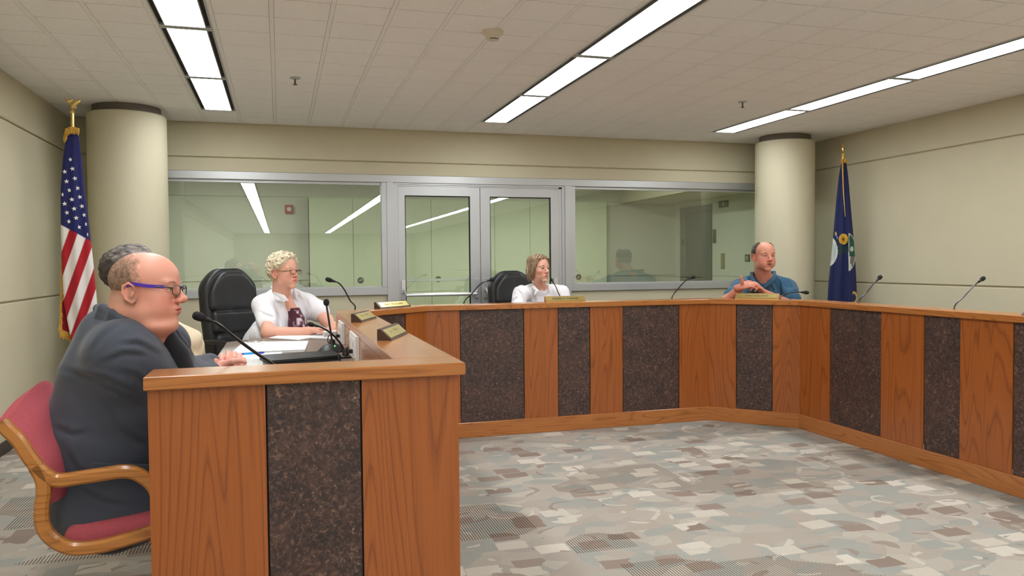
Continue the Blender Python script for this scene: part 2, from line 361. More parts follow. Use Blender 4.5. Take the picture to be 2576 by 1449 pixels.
# back wall: header, knee walls, end piers around the glazed front
wb = struct('wall_back', BX(XL, XR, YB+.02, YB+.14, G1-.01, ZC+.2), M_wall)
BX(XL, XR, YB, YB+.05, G1+.005, ZC+.1, bev=.005).build('wall_panel', M_wall, wb)
BX(XL, XR, YB, YB+.14, 2.253, G1-.005, bev=.005).build('wall_panel', M_wall, wb)
for x0, x1 in ((XL, 1.02), (2.95, XR)):
    BX(x0, x1, YB+.01, YB+.13, 0, 1.075).build('knee_panel', M_wall, wb)
for x0, x1 in ((XL, -1.60), (5.61, XR)):
    BX(x0, x1, YB+.005, YB+.13, 1.0, 2.253).build('pier_panel', M_wall, wb)
# glazing frames
def window(name, x0, x1):
    root = struct(name, BX(x0, x1, YB-.022, YB+.10, 2.18, 2.253, bev=.003), M_frame)
    BX(x0, x1, YB-.022, YB+.10, 1.075, 1.148, bev=.003).build('window_sill', M_frame, root)
    for a, b in ((x0, x0+.05), (x1-.05, x1)):
        BX(a, b, YB-.02, YB+.10, 1.148, 2.18, bev=.003).build('window_jamb', M_frame, root)
    for z0, z1 in ((2.155, 2.18), (1.148, 1.160)):
        BX(x0+.05, x1-.05, YB+.012, YB+.06, z0, z1).build('glazing_bead', M_frame, root)
    BX(x0+.05, x1-.05, YB+.030, YB+.038, 1.148, 2.17).build('pane', M_glass, root)
    return root
window('window_1', -1.60, 1.02); window('window_2', 2.95, 5.61)
# door frame
df = struct('trim_1', BX(1.02, 2.95, YB-.024, YB+.10, 2.18, 2.253, bev=.003), M_frame)
for x0, x1, y0 in ((1.02, 1.084, -.03), (1.084, 1.131, -.008), (2.886, 2.95, -.03), (2.855, 2.886, -.014), (2.822, 2.855, 0)):
    BX(x0, x1, YB+y0, YB+.10, PZ, 2.185, bev=.003).build('door_jamb', M_frame, df)
for z0, z1, y0 in ((2.165, 2.182, -.012), (2.150, 2.166, 0)):
    BX(1.09, 2.88, YB+y0, YB+.08, z0, z1).build('door_head', M_frame, df)
def door(name, x0, x1, sl, sr):
    root = struct(name, BX(x0, x0+sl, YB-.002, YB+.043, PZ+.008, 2.148, bev=.003), M_frame)
    BX(x1-sr, x1, YB-.002, YB+.043, PZ+.008, 2.148, bev=.003).build('door_stile', M_frame, root)
    BX(x0+sl, x1-sr, YB-.001, YB+.042, 2.058, 2.148).build('door_rail', M_frame, root)
    BX(x0+sl, x1-sr, YB-.001, YB+.042, PZ+.008, PZ+.26).build('door_rail', M_frame, root)
    for a, b, c, d in ((x0+sl, x0+sl+.008, PZ+.26, 2.058), (x1-sr-.008, x1-sr, PZ+.26, 2.058), (x0+sl, x1-sr, 2.050, 2.058)):
        BX(a, b, YB+.006, YB+.03, c, d).build('glazing_gasket', M_dark, root)
    BX(x0+sl, x1-sr, YB+.017, YB+.024, PZ+.26, 2.056).build('pane', M_glass, root)
    # pull bar on the corridor side
    pb = BX(x0+sl+.01, x1-sr-.01, YB+.075, YB+.10, 1.198, 1.226, bev=.004).build('pull_bar', M_alu, root)
    for xx in (x0+sl-.03, x1-sr+.01): BX(xx, xx+.02, YB+.04, YB+.10, 1.2, 1.224).build('pull_bar_mount', M_alu, root)
    # crash bar on the room side, hung from two end castings
    for xx, s in ((x0+.042, 1), (x1-.042, -1)):
        h = BX(xx-.019, xx+.019, YB-.028, YB-.002, 1.085, 1.225, bev=.006).build('crash_bar_casting', M_alu, root)
        MB().sweep([(xx, YB-.03, 1.115), (xx+s*.01, YB-.055, 1.085), (xx+s*.045, YB-.075, 1.07)], (0, 0, 1), .03, .02).build('crash_bar_arm', M_frame, root)
        BX(xx-.017, xx+.017, YB-.02, YB-.002, 1.02, 1.085, bev=.006).build('crash_bar_foot', M_frame, root)
    MB().tube([(x0+.06, YB-.078, 1.068), (x1-.06, YB-.078, 1.068)], .0165, 16).build('crash_bar', M_alu, root, smooth=True)
    return root
door('door_1', 1.133, 1.967, .068, .102); door('door_2', 1.973, 2.820, .101, .087)
# columns
def column(name, x, label_):
    root = struct(name, MB().lathe([(.305, PZ), (.305, 2.630), (.297, 2.638), (.2, 2.638)], 72, (x, 7.25, 0)), M_col, smooth=True)
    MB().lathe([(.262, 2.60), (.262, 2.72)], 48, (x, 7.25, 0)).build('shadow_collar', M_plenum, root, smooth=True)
column('wall_column', -1.205, ''); bpy.data.objects['wall_column'].name = 'wall_column_a'
column('wall_column', 5.205, '')
bpy.data.objects['wall_column_a'].name = 'wall_column.001'
# ------------------------------------------------------------------ ceiling: boards, runners, tiles, lamps
T = .3048; GX0 = 1.963-.1524; GY0 = 7.162
ceil = struct('ceiling', BX(XL, XR, YF, YB, ZC+.012, ZC+.1), M_plenum)
STRIPS = (-8, 0, 8)
tiles = []
for i in range(-13, 15):
    x0 = GX0+i*T
    if x0+T < XL+.01 or x0 > XR-.01: continue
    for j in range(-14, 3):
        y0 = GY0+j*T
        if y0 > YB-.01: continue
        if i in STRIPS and j < 0: continue
        tiles.append((x0, y0))
def tile_dims(x0, y0):
    return max(x0+.0128, XL), min(x0+T-.0128, XR), y0+.005, min(y0+T-.005, YB)
full = MB().box(-T/2+.0128, T/2-.0128, -T/2+.005, T/2-.005, 0, .010, bev=.003).mesh('ceiling_tile', M_tile)
def score(t):
    x, y, c = project((t[0]+T/2, t[1]+T/2, ZC))
    return c if (c > 0 and -60 < x < 2636 and y > -40) else 1e3+abs(c)
tiles.sort(key=score); rest = MB()
for k, (x0, y0) in enumerate(tiles):
    a, b, c, d = tile_dims(x0, y0)
    if k < 300:
        if b-a > T-.03 and d-c > T-.006:
            o = bpy.data.objects.new('ceiling_tile', full); link(o, ceil); o.location = (x0+T/2, y0+T/2, ZC+random.uniform(-.001, .001))
        else: BX(a, b, c, d, ZC, ZC+.01, bev=.002).build('ceiling_tile', M_tile, ceil)
    else: rest.box(a, b, c, d, ZC, ZC+.01)
yr = GY0-14*T
for i in range(-13, 15):                      # boards behind the photographer
    x0 = GX0+i*T
    if i in STRIPS or x0+T < XL+.01 or x0 > XR-.01: continue
    rest.box(max(x0+.012, XL), min(x0+T-.012, XR), YF, yr, ZC, ZC+.01)
tag(rest.build('ceiling_tiles_beyond', M_tile, ceil), kind='stuff')
for i in range(-12, 15):
    x = GX0+i*T
    if XL < x < XR: BX(x-.0115, x+.0115, YF, YB, ZC+.001, ZC+.011).build('ceiling_runner', M_bar, ceil)
# lamps: 1 ft x 4 ft recessed troffers end to end in three rows
lamp_frame = MB()
for a, b, c, d in ((-.141, -.132, -.604, .604), (.132, .141, -.604, .604), (-.132, .132, -.604, -.578), (-.132, .132, .578, .604), (-.108, -.103, -.578, .578), (.103, .108, -.578, .578)):
    lamp_frame.box(a, b, c, d, -.004, .02)
lamp_side = MB()
for s in (-1, 1): lamp_side.box(min(s*.106, s*.133), max(s*.106, s*.133), -.58, .58, .010, .02)
lf = lamp_frame.mesh('lamp_frame', M_frame); ls = lamp_side.mesh('lamp_reveal', M_dark)
ld = BX(-.103, .103, -.576, .576, .0, .009, bev=.003).mesh('lamp_diffuser', M_light)
rowname = {-8: 'row over the left wing', 0: 'middle row', 8: 'row near the right wall'}
for i in STRIPS:
    for n in range(0, 22):
        yc = GY0-.6096-n*1.2192
        if yc < YF+.7: break
        lab = ('first second third fourth fifth sixth seventh eighth ninth tenth eleventh twelfth thirteenth fourteenth fifteenth sixteenth seventeenth eighteenth nineteenth twentieth twenty-first twenty-second').split()[n]
        e = empty('ceiling_light', (GX0+i*T+T/2, yc, ZC), 0, 'fluorescent ceiling light, %s from the glass wall, %s' % (lab, rowname[i]), 'ceiling light', 'fluorescent lights in rows in the ceiling')
        for nm, me in (('lamp_frame', lf), ('lamp_reveal', ls), ('lamp_diffuser', ld)):
            link(bpy.data.objects.new(nm, me), e)
# ------------------------------------------------------------------ corridor beyond the glass
YW = 12.1
struct('floor_corridor', BX(-4, 9, 8.0, YW+.1, 0.05, PZ), plain('corridor_carpet', (120, 110, 100), .9))
struct('ceiling_corridor', BX(-4, 5.48, YB+.14, YW+.2, ZC, ZC+.1), M_tile)
struct('ceiling_alcove', BX(5.48, 9, YB+.14, YW+.2, 2.352, 2.45), M_wall)
struct('trim_soffit', BX(5.46, 5.50, YB+.14, YW, 2.352, ZC), M_wall)
M_cw = plain('corridor_paint', (206, 203, 186), .7, spec=.3)
wc = struct('wall_corridor', BX(-4, 9, YW+.02, YW+.15, 0, ZC+.1), M_cw)
for z0, z1 in ((0, G2-.006), (G2+.006, G1-.005), (G1+.005, ZC)):
    BX(-4, 6.6, YW, YW+.03, z0, z1, bev=.005).build('wall_panel', M_cw, wc)
struct('wall_corridor_left', BX(-4.1, -4, YB, YW, 0, ZC), M_cw)
we = struct('wall_elevator', BX(6.50, 6.62, YB+.14, YW+.1, 0, 2.5), M_cw)
BX(6.485, 6.52, 8.0, 10.86, PZ, G2-.006, bev=.004).build('wall_panel', M_cw, we)
BX(6.485, 6.52, 8.0, 10.86, G2+.006, 2.36, bev=.004).build('wall_panel', M_cw, we)
struct('wall_partition_end', BX(XR, 6.6, YB, YB+.14, 0, ZC), M_cw)
M_cab = plain('pale_green_cabinet_laminate', (198, 202, 174), .5, spec=.4)
seams = [.42, 1.05, 2.22, 3.22, 3.80, 4.51, 5.11]
for k in range(6):
    x0, x1 = seams[k], seams[k+1]
    side = ['with no pull, first beside the red fire strobe', 'with a round black pull, next to the narrow end panel', 'with a round black pull behind the left glass door', 'with no pull, behind the right glass door', 'narrow and without pull, behind the woman in the white blouse', 'with a round black pull at the corner by the elevator'][k]
    c = empty('tall_cabinet', ((x0+x1)/2, 11.95, PZ), 0, 'tall pale green flush cupboard %s' % side, 'cupboard', 'tall cupboards along the corridor wall')
    hw = (x1-x0)/2
    BX(-hw, hw, -.13, .15, 0, 2.20).build('carcass', M_dark, c)
    BX(-hw+.003, hw-.003, -.15, -.13, .01, 2.20, bev=.002).build('cabinet_door', M_cab, c)
    BX(-hw, hw, -.16, .15, 2.20, 2.215).build('top_edge', M_cab, c)
    if k in (1, 2, 5):
        d = BX(-.01, .01, -.151, -.15, 0, .01)
        p = MB().lathe([(.046, 0), (.046, .008), (.036, .012), (.034, .004), (0.002, .004)], 28).build('round_pull', M_black, c, smooth=True)
        p.matrix_local = Matrix.Translation((-hw+.10, -.15, .99)) @ Matrix.Rotation(math.pi/2, 4, 'X')
        BX(-.03, .03, -.009, .009, .004, .010, bev=.002).build('pull_bar', M_chrome, p, rz=math.pi*(.25 if k == 5 else .05))
# elevator door and panels on the alcove wall (x = 6.5)
M_steel = plain('dark_steel_door', (72, 74, 68), .4, metal=.35)
M_steel2 = plain('dark_steel_jamb', (88, 92, 88), .45, metal=.3)
ev = struct('door_3', BX(6.47, 6.52, 10.88, 11.86, 2.17, 2.27), M_steel2)
BX(6.47, 6.52, 11.66, 11.86, PZ, 2.17).build('elevator_jamb', M_steel2, ev)
BX(6.47, 6.52, 10.88, 10.93, PZ, 2.17).build('elevator_jamb', M_steel2, ev)
BX(6.49, 6.53, 10.93, 11.66, PZ, 2.17).build('elevator_leaf', M_steel, ev)
BX(6.462, 6.47, 11.74, 11.80, 1.66, 1.75).build('jamb_braille_plate', M_black, ev)
M_plate = plain('bronze_plate', (92, 90, 70), .45, metal=.4); M_plate2 = plain('tan_plate', (150, 138, 106), .5, metal=.3)
def wallplate(name, px, y0, y1, wpx, mat, label, cat):
    a = ray(px, y0); t = 6.483/a[0]; yc = a[1]*t; z1 = a[2]*t+CAMZ; b = ray(px, y1); z0 = b[2]*6.483/b[0]+CAMZ
    a2 = ray(px+wpx/2, y0); a3 = ray(px-wpx/2, y0); hw = abs(a3[1]*6.483/a3[0]-a2[1]*6.483/a2[0])/2
    e = empty(name, (6.485, yc, z0), 0, label, cat)
    BX(-.015, 0, -hw, hw, 0, z1-z0, bev=.003).build('plate', mat, e); return e, z1-z0, hw
e, h, hw = wallplate('floor_number_sign', 1821, 505, 522, 23, M_plate, 'dark sign with a pale figure four above the elevator buttons', 'sign')
lettering('4', .10, M_paper, e, Matrix.Translation((-.0165, 0, h/2)) @ Matrix.Rotation(-math.pi/2, 4, 'Z') @ Matrix.Rotation(math.pi/2, 4, 'X'))
e, h, hw = wallplate('elevator_indicator', 1798, 577, 612, 7, M_plate, 'narrow dark elevator indicator plate beside the elevator door', 'wall plate')
BX(-.018, -.014, -hw*.7, hw*.7, .01, h*.5).build('indicator_window', M_black, e)
e, h, hw = wallplate('elevator_call_plate', 1819, 637, 677, 8, M_plate2, 'tall tan elevator call button plate on the alcove wall', 'wall plate')
for z in (.4, .6): MB().tube([(-.014, 0, h*z), (-.02, 0, h*z)], .012, 12).build('call_button', M_chrome, e)
e, h, hw = wallplate('wall_notice', 1881, 640, 658, 11, M_plate, 'small framed notice on the alcove wall beside the column', 'notice')
BX(-.017, -.014, -hw*.6, hw*.6, .02, h-.02).build('notice_face', plain('notice_grey', (150, 152, 140), .6), e)
# fire strobe
e = empty('fire_alarm_strobe', (.147, YW, 2.135), 0, 'red square fire alarm strobe with clear lens on corridor wall', 'fire alarm')
M_red = plain('alarm_red', (176, 44, 44), .4)
BX(-.06, .06, -.045, 0, 0, .128, bev=.012).build('housing', M_red, e)
BX(-.027, .027, -.062, -.045, .036, .092, bev=.008).build('strobe_lens', plain('clear_lens', (225, 225, 220), .1), e)
for s in (-1, 1): BX(-.032, .032, -.066, -.062, .061, .067).build('lens_rib', M_frame, e, loc=(0, 0, 0)).matrix_local = Matrix.Translation((0, 0, .064)) @ Matrix.Rotation(s*math.pi/4, 4, 'Y') @ Matrix.Translation((0, 0, -.064))
for (x, y, sx, sy, lab) in ((2.0, 9.3, .30, 1.2, 'unseen light added over the corridor behind the glass doors'), (-.7, 10.2, .30, 1.2, 'unseen light added over the corridor behind the left pane'), (4.0, 9.7, .30, 1.2, 'unseen light added over the corridor before the narrow cupboard')):  # out-of-view lamps, added to brighten the corridor behind the glass
    e = empty('added_corridor_light', (x, y, ZC), 0, lab, 'ceiling light', 'unseen lights added over the corridor')
    BX(-sx/2, sx/2, -sy/2, sy/2, -.006, 0).build('lamp_frame', M_frame, e); BX(-sx/2+.02, sx/2-.02, -sy/2+.02, sy/2-.02, -.010, -.005).build('lamp_diffuser', M_corr, e)
# ceiling devices
def sprinkler(x, y, lab):
    e = empty('sprinkler_head', (x, y, ZC), 0, lab, 'sprinkler', 'ceiling sprinklers')
    MB().lathe([(.001, 0), (.038, 0), (.036, -.008), (.012, -.012), (.001, -.012)][::-1], 24).build('escutcheon', M_frame, e, smooth=True)
    MB().tube([(0, 0, -.01), (0, 0, -.045)], .006, 10).build('sprinkler_body', M_plate, e)
    MB().lathe([(.001, -.052), (.014, -.052), (.014, -.047), (.001, -.047)], 20).build('deflector', M_plate, e)
sprinkler(.127, 5.786, 'chrome pendent sprinkler between the left and middle light rows'); sprinkler(3.707, 5.732, 'chrome pendent sprinkler beside the light row near the right wall')
e = empty('smoke_detector', (1.19, 4.36, ZC), 0, 'round off-white smoke detector on the ceiling tiles', 'smoke detector')
M_det = plain('detector_plastic', (214, 202, 184), .5)
MB().lathe([(.001, -.05), (.030, -.05), (.036, -.044), (.040, -.03), (.058, -.014), (.062, 0), (.001, 0)], 36).build('housing', M_det, e, smooth=True)
for a in (-1.95, -1.2): 
    o = BX(.027, .034, -.012, .012, -.049, -.043).build('vent_slot', M_black, e); o.rotation_euler = (0, 0, a)
BX(-.015, .015, .045, .055, -.016, -.010).build('indicator', M_plate, e)
#---MARK_DAIS
dais = empty('council_dais', (1.09, 5.983, 0), 0, 'U-shaped oak council dais with dark speckled panels and a raised top rail', 'dais')
DO = np.array([1.09, 5.983, 0])
def dloc(x, y, z=0): return (x-DO[0], y-DO[1], z-DO[2])
M_gapb = plain('black_reveal', (22, 18, 17), .7)
def face(p0, p1, cuts, skip=0):
    p0 = np.array(p0); p1 = np.array(p1); d = p1-p0; Ln = np.hypot(*d); rz = math.atan2(d[1], d[0])
    nrm = np.array([-d[1], d[0]])/Ln      # inward
    t0 = skip
    BX(skip+.012, Ln-.024, .016, .045, 0, ZT-.041).build('carcass', M_gapb, dais, loc=dloc(*p0), rz=rz)
    for t1, kind in cuts:
        t1 = min(t1, Ln)
        if kind == 's': BX(-(t1-t0)/2+.006, (t1-t0)/2-.006, .004, .02, .12, ZT-.041, bev=.001).build('stone_panel', M_stone, dais, loc=dloc(*(p0+d/Ln*(t0+t1)/2)), rz=rz)
        else: BX(-(t1-t0)/2, (t1-t0)/2, 0, .02, .12, ZT-.041, bev=.001).build('wood_panel', M_wp, dais, loc=dloc(*(p0+d/Ln*(t0+t1)/2)), rz=rz)
        t0 = t1
def poly_part(name, poly, z0, z1, ang, mat, bev=True):
    c = np.mean(poly, axis=0); ca, sa = math.cos(-ang), math.sin(-ang)
    L_ = [((x-c[0])*ca-(y-c[1])*sa, (x-c[0])*sa+(y-c[1])*ca) for x, y in poly]
    b = .003; m = MB(); n = len(L_)
    def inset(pl_, k):
        cx, cy = np.mean(pl_, axis=0); out = []
        for i in range(n):
            a, p, q = np.array(pl_[i-1]), np.array(pl_[i]), np.array(pl_[(i+1) % n])
            e1 = (p-a)/np.linalg.norm(p-a); e2 = (q-p)/np.linalg.norm(q-p); n1 = np.array([-e1[1], e1[0]]); n2 = np.array([-e2[1], e2[0]])
            bis = n1+n2; bis = bis/(bis@n1); out.append(tuple(p+bis*k))
        return out
    area = sum(L_[i-1][0]*L_[i][1]-L_[i][0]*L_[i-1][1] for i in range(n))
    if area < 0: L_ = L_[::-1]
    I = inset(L_, b)
    rings = [(I, z0), (L_, z0+b), (L_, z1-b), (I, z1)] if bev else [(L_, z0), (L_, z1)]
    V = [(x, y, z) for R_, z in rings for x, y in R_]; F = [tuple(range(n))[::-1], tuple(range((len(rings)-1)*n, len(rings)*n))]
    for k in range(len(rings)-1): F += [(k*n+i, k*n+(i+1) % n, (k+1)*n+(i+1) % n, (k+1)*n+i) for i in range(n)]
    return m.add(V, F).build(name, mat, dais, loc=dloc(c[0], c[1]), rz=ang)
RO = [(-.392, 2.515), (.582, 2.515), (.582, 5.537), (1.09, 5.983), (3.546, 5.983), (4.052, 5.455), (4.052, 2.515), (5.03, 2.515)]
RI = [(-.392, 2.70), (.371, 2.70), (.371, 5.62), (1.005, 6.193), (3.63, 6.193), (4.262, 5.54), (4.262, 2.70), (5.03, 2.70)]
FA = [(-.385, 2.54), (.563, 2.54), (.563, 5.548), (1.083, 6.005), (3.553, 6.005), (4.074, 5.466), (4.074, 2.54), (5.02, 2.54)]
def alt(L_, seq):
    out = []; t = 0
    for wd, k in seq: t += wd; out.append((t, k))
    out[-1] = (L_, out[-1][1]); return out
face(FA[0], FA[1], [(.335, 'w'), (.631, 's'), (.948, 'w')])
face(FA[1], FA[2], alt(3.008, [(.30, 'w'), (.5, 's'), (.29, 'w'), (.29, 's'), (.29, 'w'), (.5, 's'), (.29, 'w'), (.29, 's'), (.26, 'w')]), .021)
face(FA[2], FA[3], [(.155, 'w'), (.445, 's'), (.692, 'w')])
face(FA[3], FA[4], [(.265, 'w'), (.795, 's'), (1.081, 'w'), (1.366, 's'), (1.656, 'w'), (2.185, 's'), (2.470, 'w')])
face(FA[4], FA[5], [(.231, 'w'), (.533, 's'), (.750, 'w')])
face(FA[5], FA[6], [(.362, 'w'), (.902, 's'), (1.284, 'w'), (1.575, 's'), (1.943, 'w'), (2.47, 's'), (2.926, 'w')])
face(FA[6], FA[7], [(.317, 'w'), (.613, 's'), (.946, 'w')])
quads = [([RO[0], RO[1], (.582, 2.70), RI[0]], 0), ([(.582, 2.70), RO[2], RI[2], RI[1]], math.pi/2), ([RO[2], RO[3], RI[3], RI[2]], math.atan2(.446, .508)),
         ([RO[3], RO[4], RI[4], RI[3]], 0), ([RO[4], RO[5], RI[5], RI[4]], math.atan2(-.528, .506)), ([RO[5], (4.052, 2.70), RI[6], RI[5]], math.pi/2), ([RO[6], RO[7], RI[7], (4.052, 2.70)], 0)]
for q, a in quads: poly_part('top_rail', q, ZT-.041, ZT, a, M_wr)
for i in range(7):                       # plinth boards
    p0, p1 = np.array(FA[i]), np.array(FA[i+1]); d = p1-p0; Ln = np.hypot(*d)
    BX(.021 if i == 1 else -.004, Ln+.004, -.010, .03, 0, .12, bev=.003).build('plinth', M_wr, dais, loc=dloc(*p0), rz=math.atan2(d[1], d[0]))
for i in range(7):                       # riser between writing surface and rail
    p0, p1 = np.array(RI[i]), np.array(RI[i+1]); d = p1-p0; Ln = np.hypot(*d)
    BX(0, Ln, -.02, 0, PZ, ZT-.041).build('riser', M_wr, dais, loc=dloc(*p0), rz=math.atan2(d[1], d[0]))
# outer ends of the two wings
BX(0, .02, 0, .15, PZ, ZT-.041).build('end_panel', M_wp, dais, loc=dloc(-.385, 2.545)); BX(-.02, 0, 0, .15, PZ, ZT-.041).build('end_panel', M_wp, dais, loc=dloc(5.02, 2.545))
desk = [RI[1], RI[2], RI[3], RI[4], RI[5], RI[6], (4.985, 2.70), (4.985, 5.615), (3.685, 6.915), (.945, 6.915), (-.35, 5.62), (-.35, 2.70)]
MB().prism([(x-DO[0], y-DO[1]) for x, y in desk][::-1], ZD-.032, ZD).build('desk_top', M_desk, dais)
for (x0, x1, y0, y1) in ((-.30, .36, 4.0, 4.03), (1.35, 1.38, 6.2, 6.85), (3.25, 3.28, 6.2, 6.85), (4.28, 4.93, 4.0, 4.03)):
    BX(x0, x1, y0, y1, PZ, ZD-.032).build('support_gable', M_wp, dais, loc=tuple(-DO))
#---- name plates
M_lightblock = plain('gilt_block', (176, 132, 74), .4, metal=.3)
def nameplate(o, d, L_, text, label, block=M_wd, worn=False):
    d = np.array(d, float); d /= np.hypot(*d)
    e = empty('nameplate', (o[0], o[1], ZT), math.atan2(d[1], d[0]), label, 'nameplate', 'nameplates on the dais rail')
    prof = [(0, 0), (.064, 0), (.064, .048), (.049, .048), (.002, .004)]
    V = [(x, y, z) for x in (0, L_) for y, z in prof]; n = 5
    MB().add(V, [tuple(range(n)), tuple(range(n, 2*n))[::-1]]+[(i, n+i, n+(i+1) % n, (i+1) % n) for i in range(n)]).build('block', block, e)
    sl = math.atan2(.044, .047); R = Matrix.Translation((L_/2, .0255-.0012, .026+.0012)) @ Matrix.Rotation(sl, 4, 'X')
    o2 = BX(-L_/2+.014, L_/2-.014, -.025, .025, -.001, .0012, bev=.0006).build('brass_face', M_brass, e); o2.matrix_local = R
    if worn:
        mb = MB(); rnd = random.Random(text)
        for k in range(13):
            x = -.085+k*.0125+rnd.uniform(-.003, .003); 
            if rnd.random() < .3: continue
            mb.box(x, x+rnd.uniform(.0015, .004), rnd.uniform(-.002, .004), rnd.uniform(.006, .014), .0012, .0016)
            if rnd.random() < .5: mb.box(x, x+.007, .004, .0055, .0012, .0016)
        wl = mb.build('worn_lettering', M_ink, e); wl.matrix_local = R; wl['kind'] = 'stuff'
    else:
        lettering(text, .026, M_ink, e, R @ Matrix.Translation((0, 0, .0014)), sx=.82)
    return e
nameplate((.454, 3.345), (.35, .94), .345, 'x2', 'brass nameplate with worn lettering, on the wing rail nearest its open end', worn=True)
nameplate((.440, 4.46), (.35, .94), .345, 'x1', 'brass nameplate with worn lettering, on the wing rail nearest the corner', worn=True)
nameplate((.70, 5.735), (.753, .658), .345, 'MARCY McCLELLAND', 'brass nameplate reading MARCY McCLELLAND on the angled rail')
nameplate((2.09, 6.06), (1, 0), .345, 'BARBARA K. WASINGER', 'brass nameplate reading BARBARA K. WASINGER before the woman in white blouse', M_lightblock)
nameplate((3.75, 5.915), (.705, -.71), .36, 'DEAN HASELHORST', 'brass nameplate reading DEAN HASELHORST before the man in blue polo', M_lightblock)
nameplate((4.105, 3.50), (0, -1), .345, 'x3', 'brass nameplate on the rail by the right wall, beside an unused microphone', worn=True)
#---- microphones
def mic(base, pts, hl, hr, label, stem=.0045, bz=ZD):
    P = [at(*p) for p in pts]
    e = empty('gooseneck_microphone', (base[0], base[1], bz), 0, label, 'microphone', 'gooseneck microphones on the dais')
    B = np.array([base[0], base[1], bz])
    MB().lathe([(.032, 0), (.032, .008), (.018, .014), (.014, .05), (.009, .055), (.001, .055)], 24).build('mount', M_black, e, smooth=True)
    path = spline([B+[0, 0, .05]]+P, 8); d = path[-1]-path[-3]; d /= np.linalg.norm(d)
    MB().tube([p-B for p in path], stem, 10).build('gooseneck', M_stem, e, smooth=True)
    h = path[-1]-B; prof = [(0, .45), (.12, .62), (.3, .92), (.55, 1.0), (.8, .95), (.95, .65), (1.0, .25)]
    MB().tube([h+d*hl*t for t, _ in prof], [hr*k for _, k in prof], 16).build('windscreen', M_foam, e, smooth=True)
    MB().tube([h-d*.015, h+d*.008], hr*.55, 14).build('capsule_collar', M_black, e, smooth=True)
    return e
mic((.07, 3.22), [(690, 918, 3.18), (640, 885, 3.14), (590, 848, 3.1), (548, 815, 3.06), (519, 803, 3.04)], .052, .0165, 'long black gooseneck microphone before the man in the dark suit', .0062)
mic((.342, 4.42), [(871, 890, 4.42), (855, 862, 4.42), (832, 838, 4.40), (808, 823, 4.38), (792, 818.5, 4.36)], .045, .0125, 'short gooseneck microphone with visible mount, beside the black zip folder', .0052)
mic((.42, 5.86), [(893, 778, 5.84), (880, 755, 5.84), (865, 727, 5.82), (852, 712, 5.8), (838, 707, 5.78)], .062, .0165, 'gooseneck microphone rising behind the angled rail, beside MARCY McCLELLAND nameplate', .0055)
mic((1.44, 6.26), [(1167, 762, 6.25), (1188, 738, 6.25), (1205, 718, 6.25), (1218, 709, 6.25), (1230, 705.5, 6.25)], .05, .0165, 'gooseneck microphone before the left glass door with its crash bar', .005)
mic((2.40, 6.28), [(1407, 742, 6.27), (1400, 725, 6.28), (1394, 714, 6.30), (1390, 708, 6.32)], .04, .013, 'thin gooseneck microphone before the woman in the white blouse', .0042)
mic((3.33, 6.26), [(1690, 750, 6.25), (1707, 725, 6.25), (1725, 706, 6.25), (1738, 700, 6.25)], .045, .0155, 'gooseneck microphone before the window, between the two far sitters', .005)
mic((4.07, 5.93), [(1962, 749, 5.93), (1985, 738, 5.94), (2005, 735, 5.95), (2020, 735.5, 5.95)], .06, .0165, 'gooseneck microphone lying low beside the arm of the man in blue', .005)
mic((4.285, 5.02), [(2160, 760, 5.02), (2180, 736, 5.02), (2200, 711, 5.02), (2208, 703, 5.02)], .045, .0165, 'gooseneck microphone beside the blue flag on the right wing', .005)
mic((4.285, 4.10), [(2400, 776, 4.10), (2425, 746, 4.10), (2450, 719, 4.10), (2466, 706, 4.10)], .042, .0145, 'gooseneck microphone alone before the bare right wall', .0045)
# table microphone with a domed base
b = atz(836, 884, ZD)
e = empty('table_microphone', tuple(b), 0, 'black table microphone with domed base and lit green lamp', 'microphone')
MB().lathe([(.085, 0), (.086, .006), (.07, .022), (.045, .04), (.02, .048), (.014, .07), (.001, .072)], 36).build('base', M_black, e, smooth=True)
t = at(821, 766, b[1]+.02)-b
MB().tube([(0, 0, .06), t*.5+np.array([0, 0, .03]), t], .006, 12).build('rod', M_stem, e, smooth=True)
MB().ball(tuple(t+np.array([0, 0, .012])), (.018, .018, .022)).build('windscreen', M_foam, e, smooth=True)
MB().ball((.012, -.052, .037), .004).build('status_lamp', M_led, e)
MB().tube(spline([(.06, .05, .006), (.12, .09, .004), (.16, .02, .03), (.175, -.02, .08)]), .0025, 8).build('cable', M_black, e)
#---- papers and desk things
def sheet(name, corners, z, th, label, mat=M_paper, cat='papers'):
    P = [atz(x, y, z+th) for x, y in corners]; c = np.mean(P, axis=0)
    e = empty(name, (c[0], c[1], z), 0, label, cat); k = max(1, int(th/.0022)); rnd = random.Random(label)
    for i in range(k):
        dx, dy = rnd.uniform(-.004, .004), rnd.uniform(-.006, .006)
        pl_ = [(p[0]-c[0]+dx, p[1]-c[1]+dy) for p in P]
        if sum(pl_[j-1][0]*pl_[j][1]-pl_[j][0]*pl_[j-1][1] for j in range(len(pl_))) < 0: pl_ = pl_[::-1]
        MB().prism(pl_, th*i/k, th*(i+.85)/k).build('sheet', mat, e)
    return e
M_print = plain('printed_grey_sheet', (205, 205, 203), .8, var=.35, scale=90)
sheet('paper_stack', [(578, 889), (612, 860), (775, 857), (766, 879), (640, 884)], ZD+.0005, .012, 'thick stack of white papers before the empty place, eyeglasses on top')
sheet('loose_sheets', [(596, 904), (602, 892), (712, 885), (708, 897), (640, 903)], ZD+.0005, .004, 'thin white sheets under a blue pen on the desk')
sheet('printed_sheet', [(588, 932), (600, 903), (660, 899), (658, 930)], ZD+.0005, .002, 'grey printed sheet beside the clasped hands', M_print)
sheet('open_papers', [(676, 849), (722, 838), (852, 838), (855, 851), (780, 849), (752, 854)], ZD+.0005, .010, 'spread white papers under the hands of the woman with curly hair')
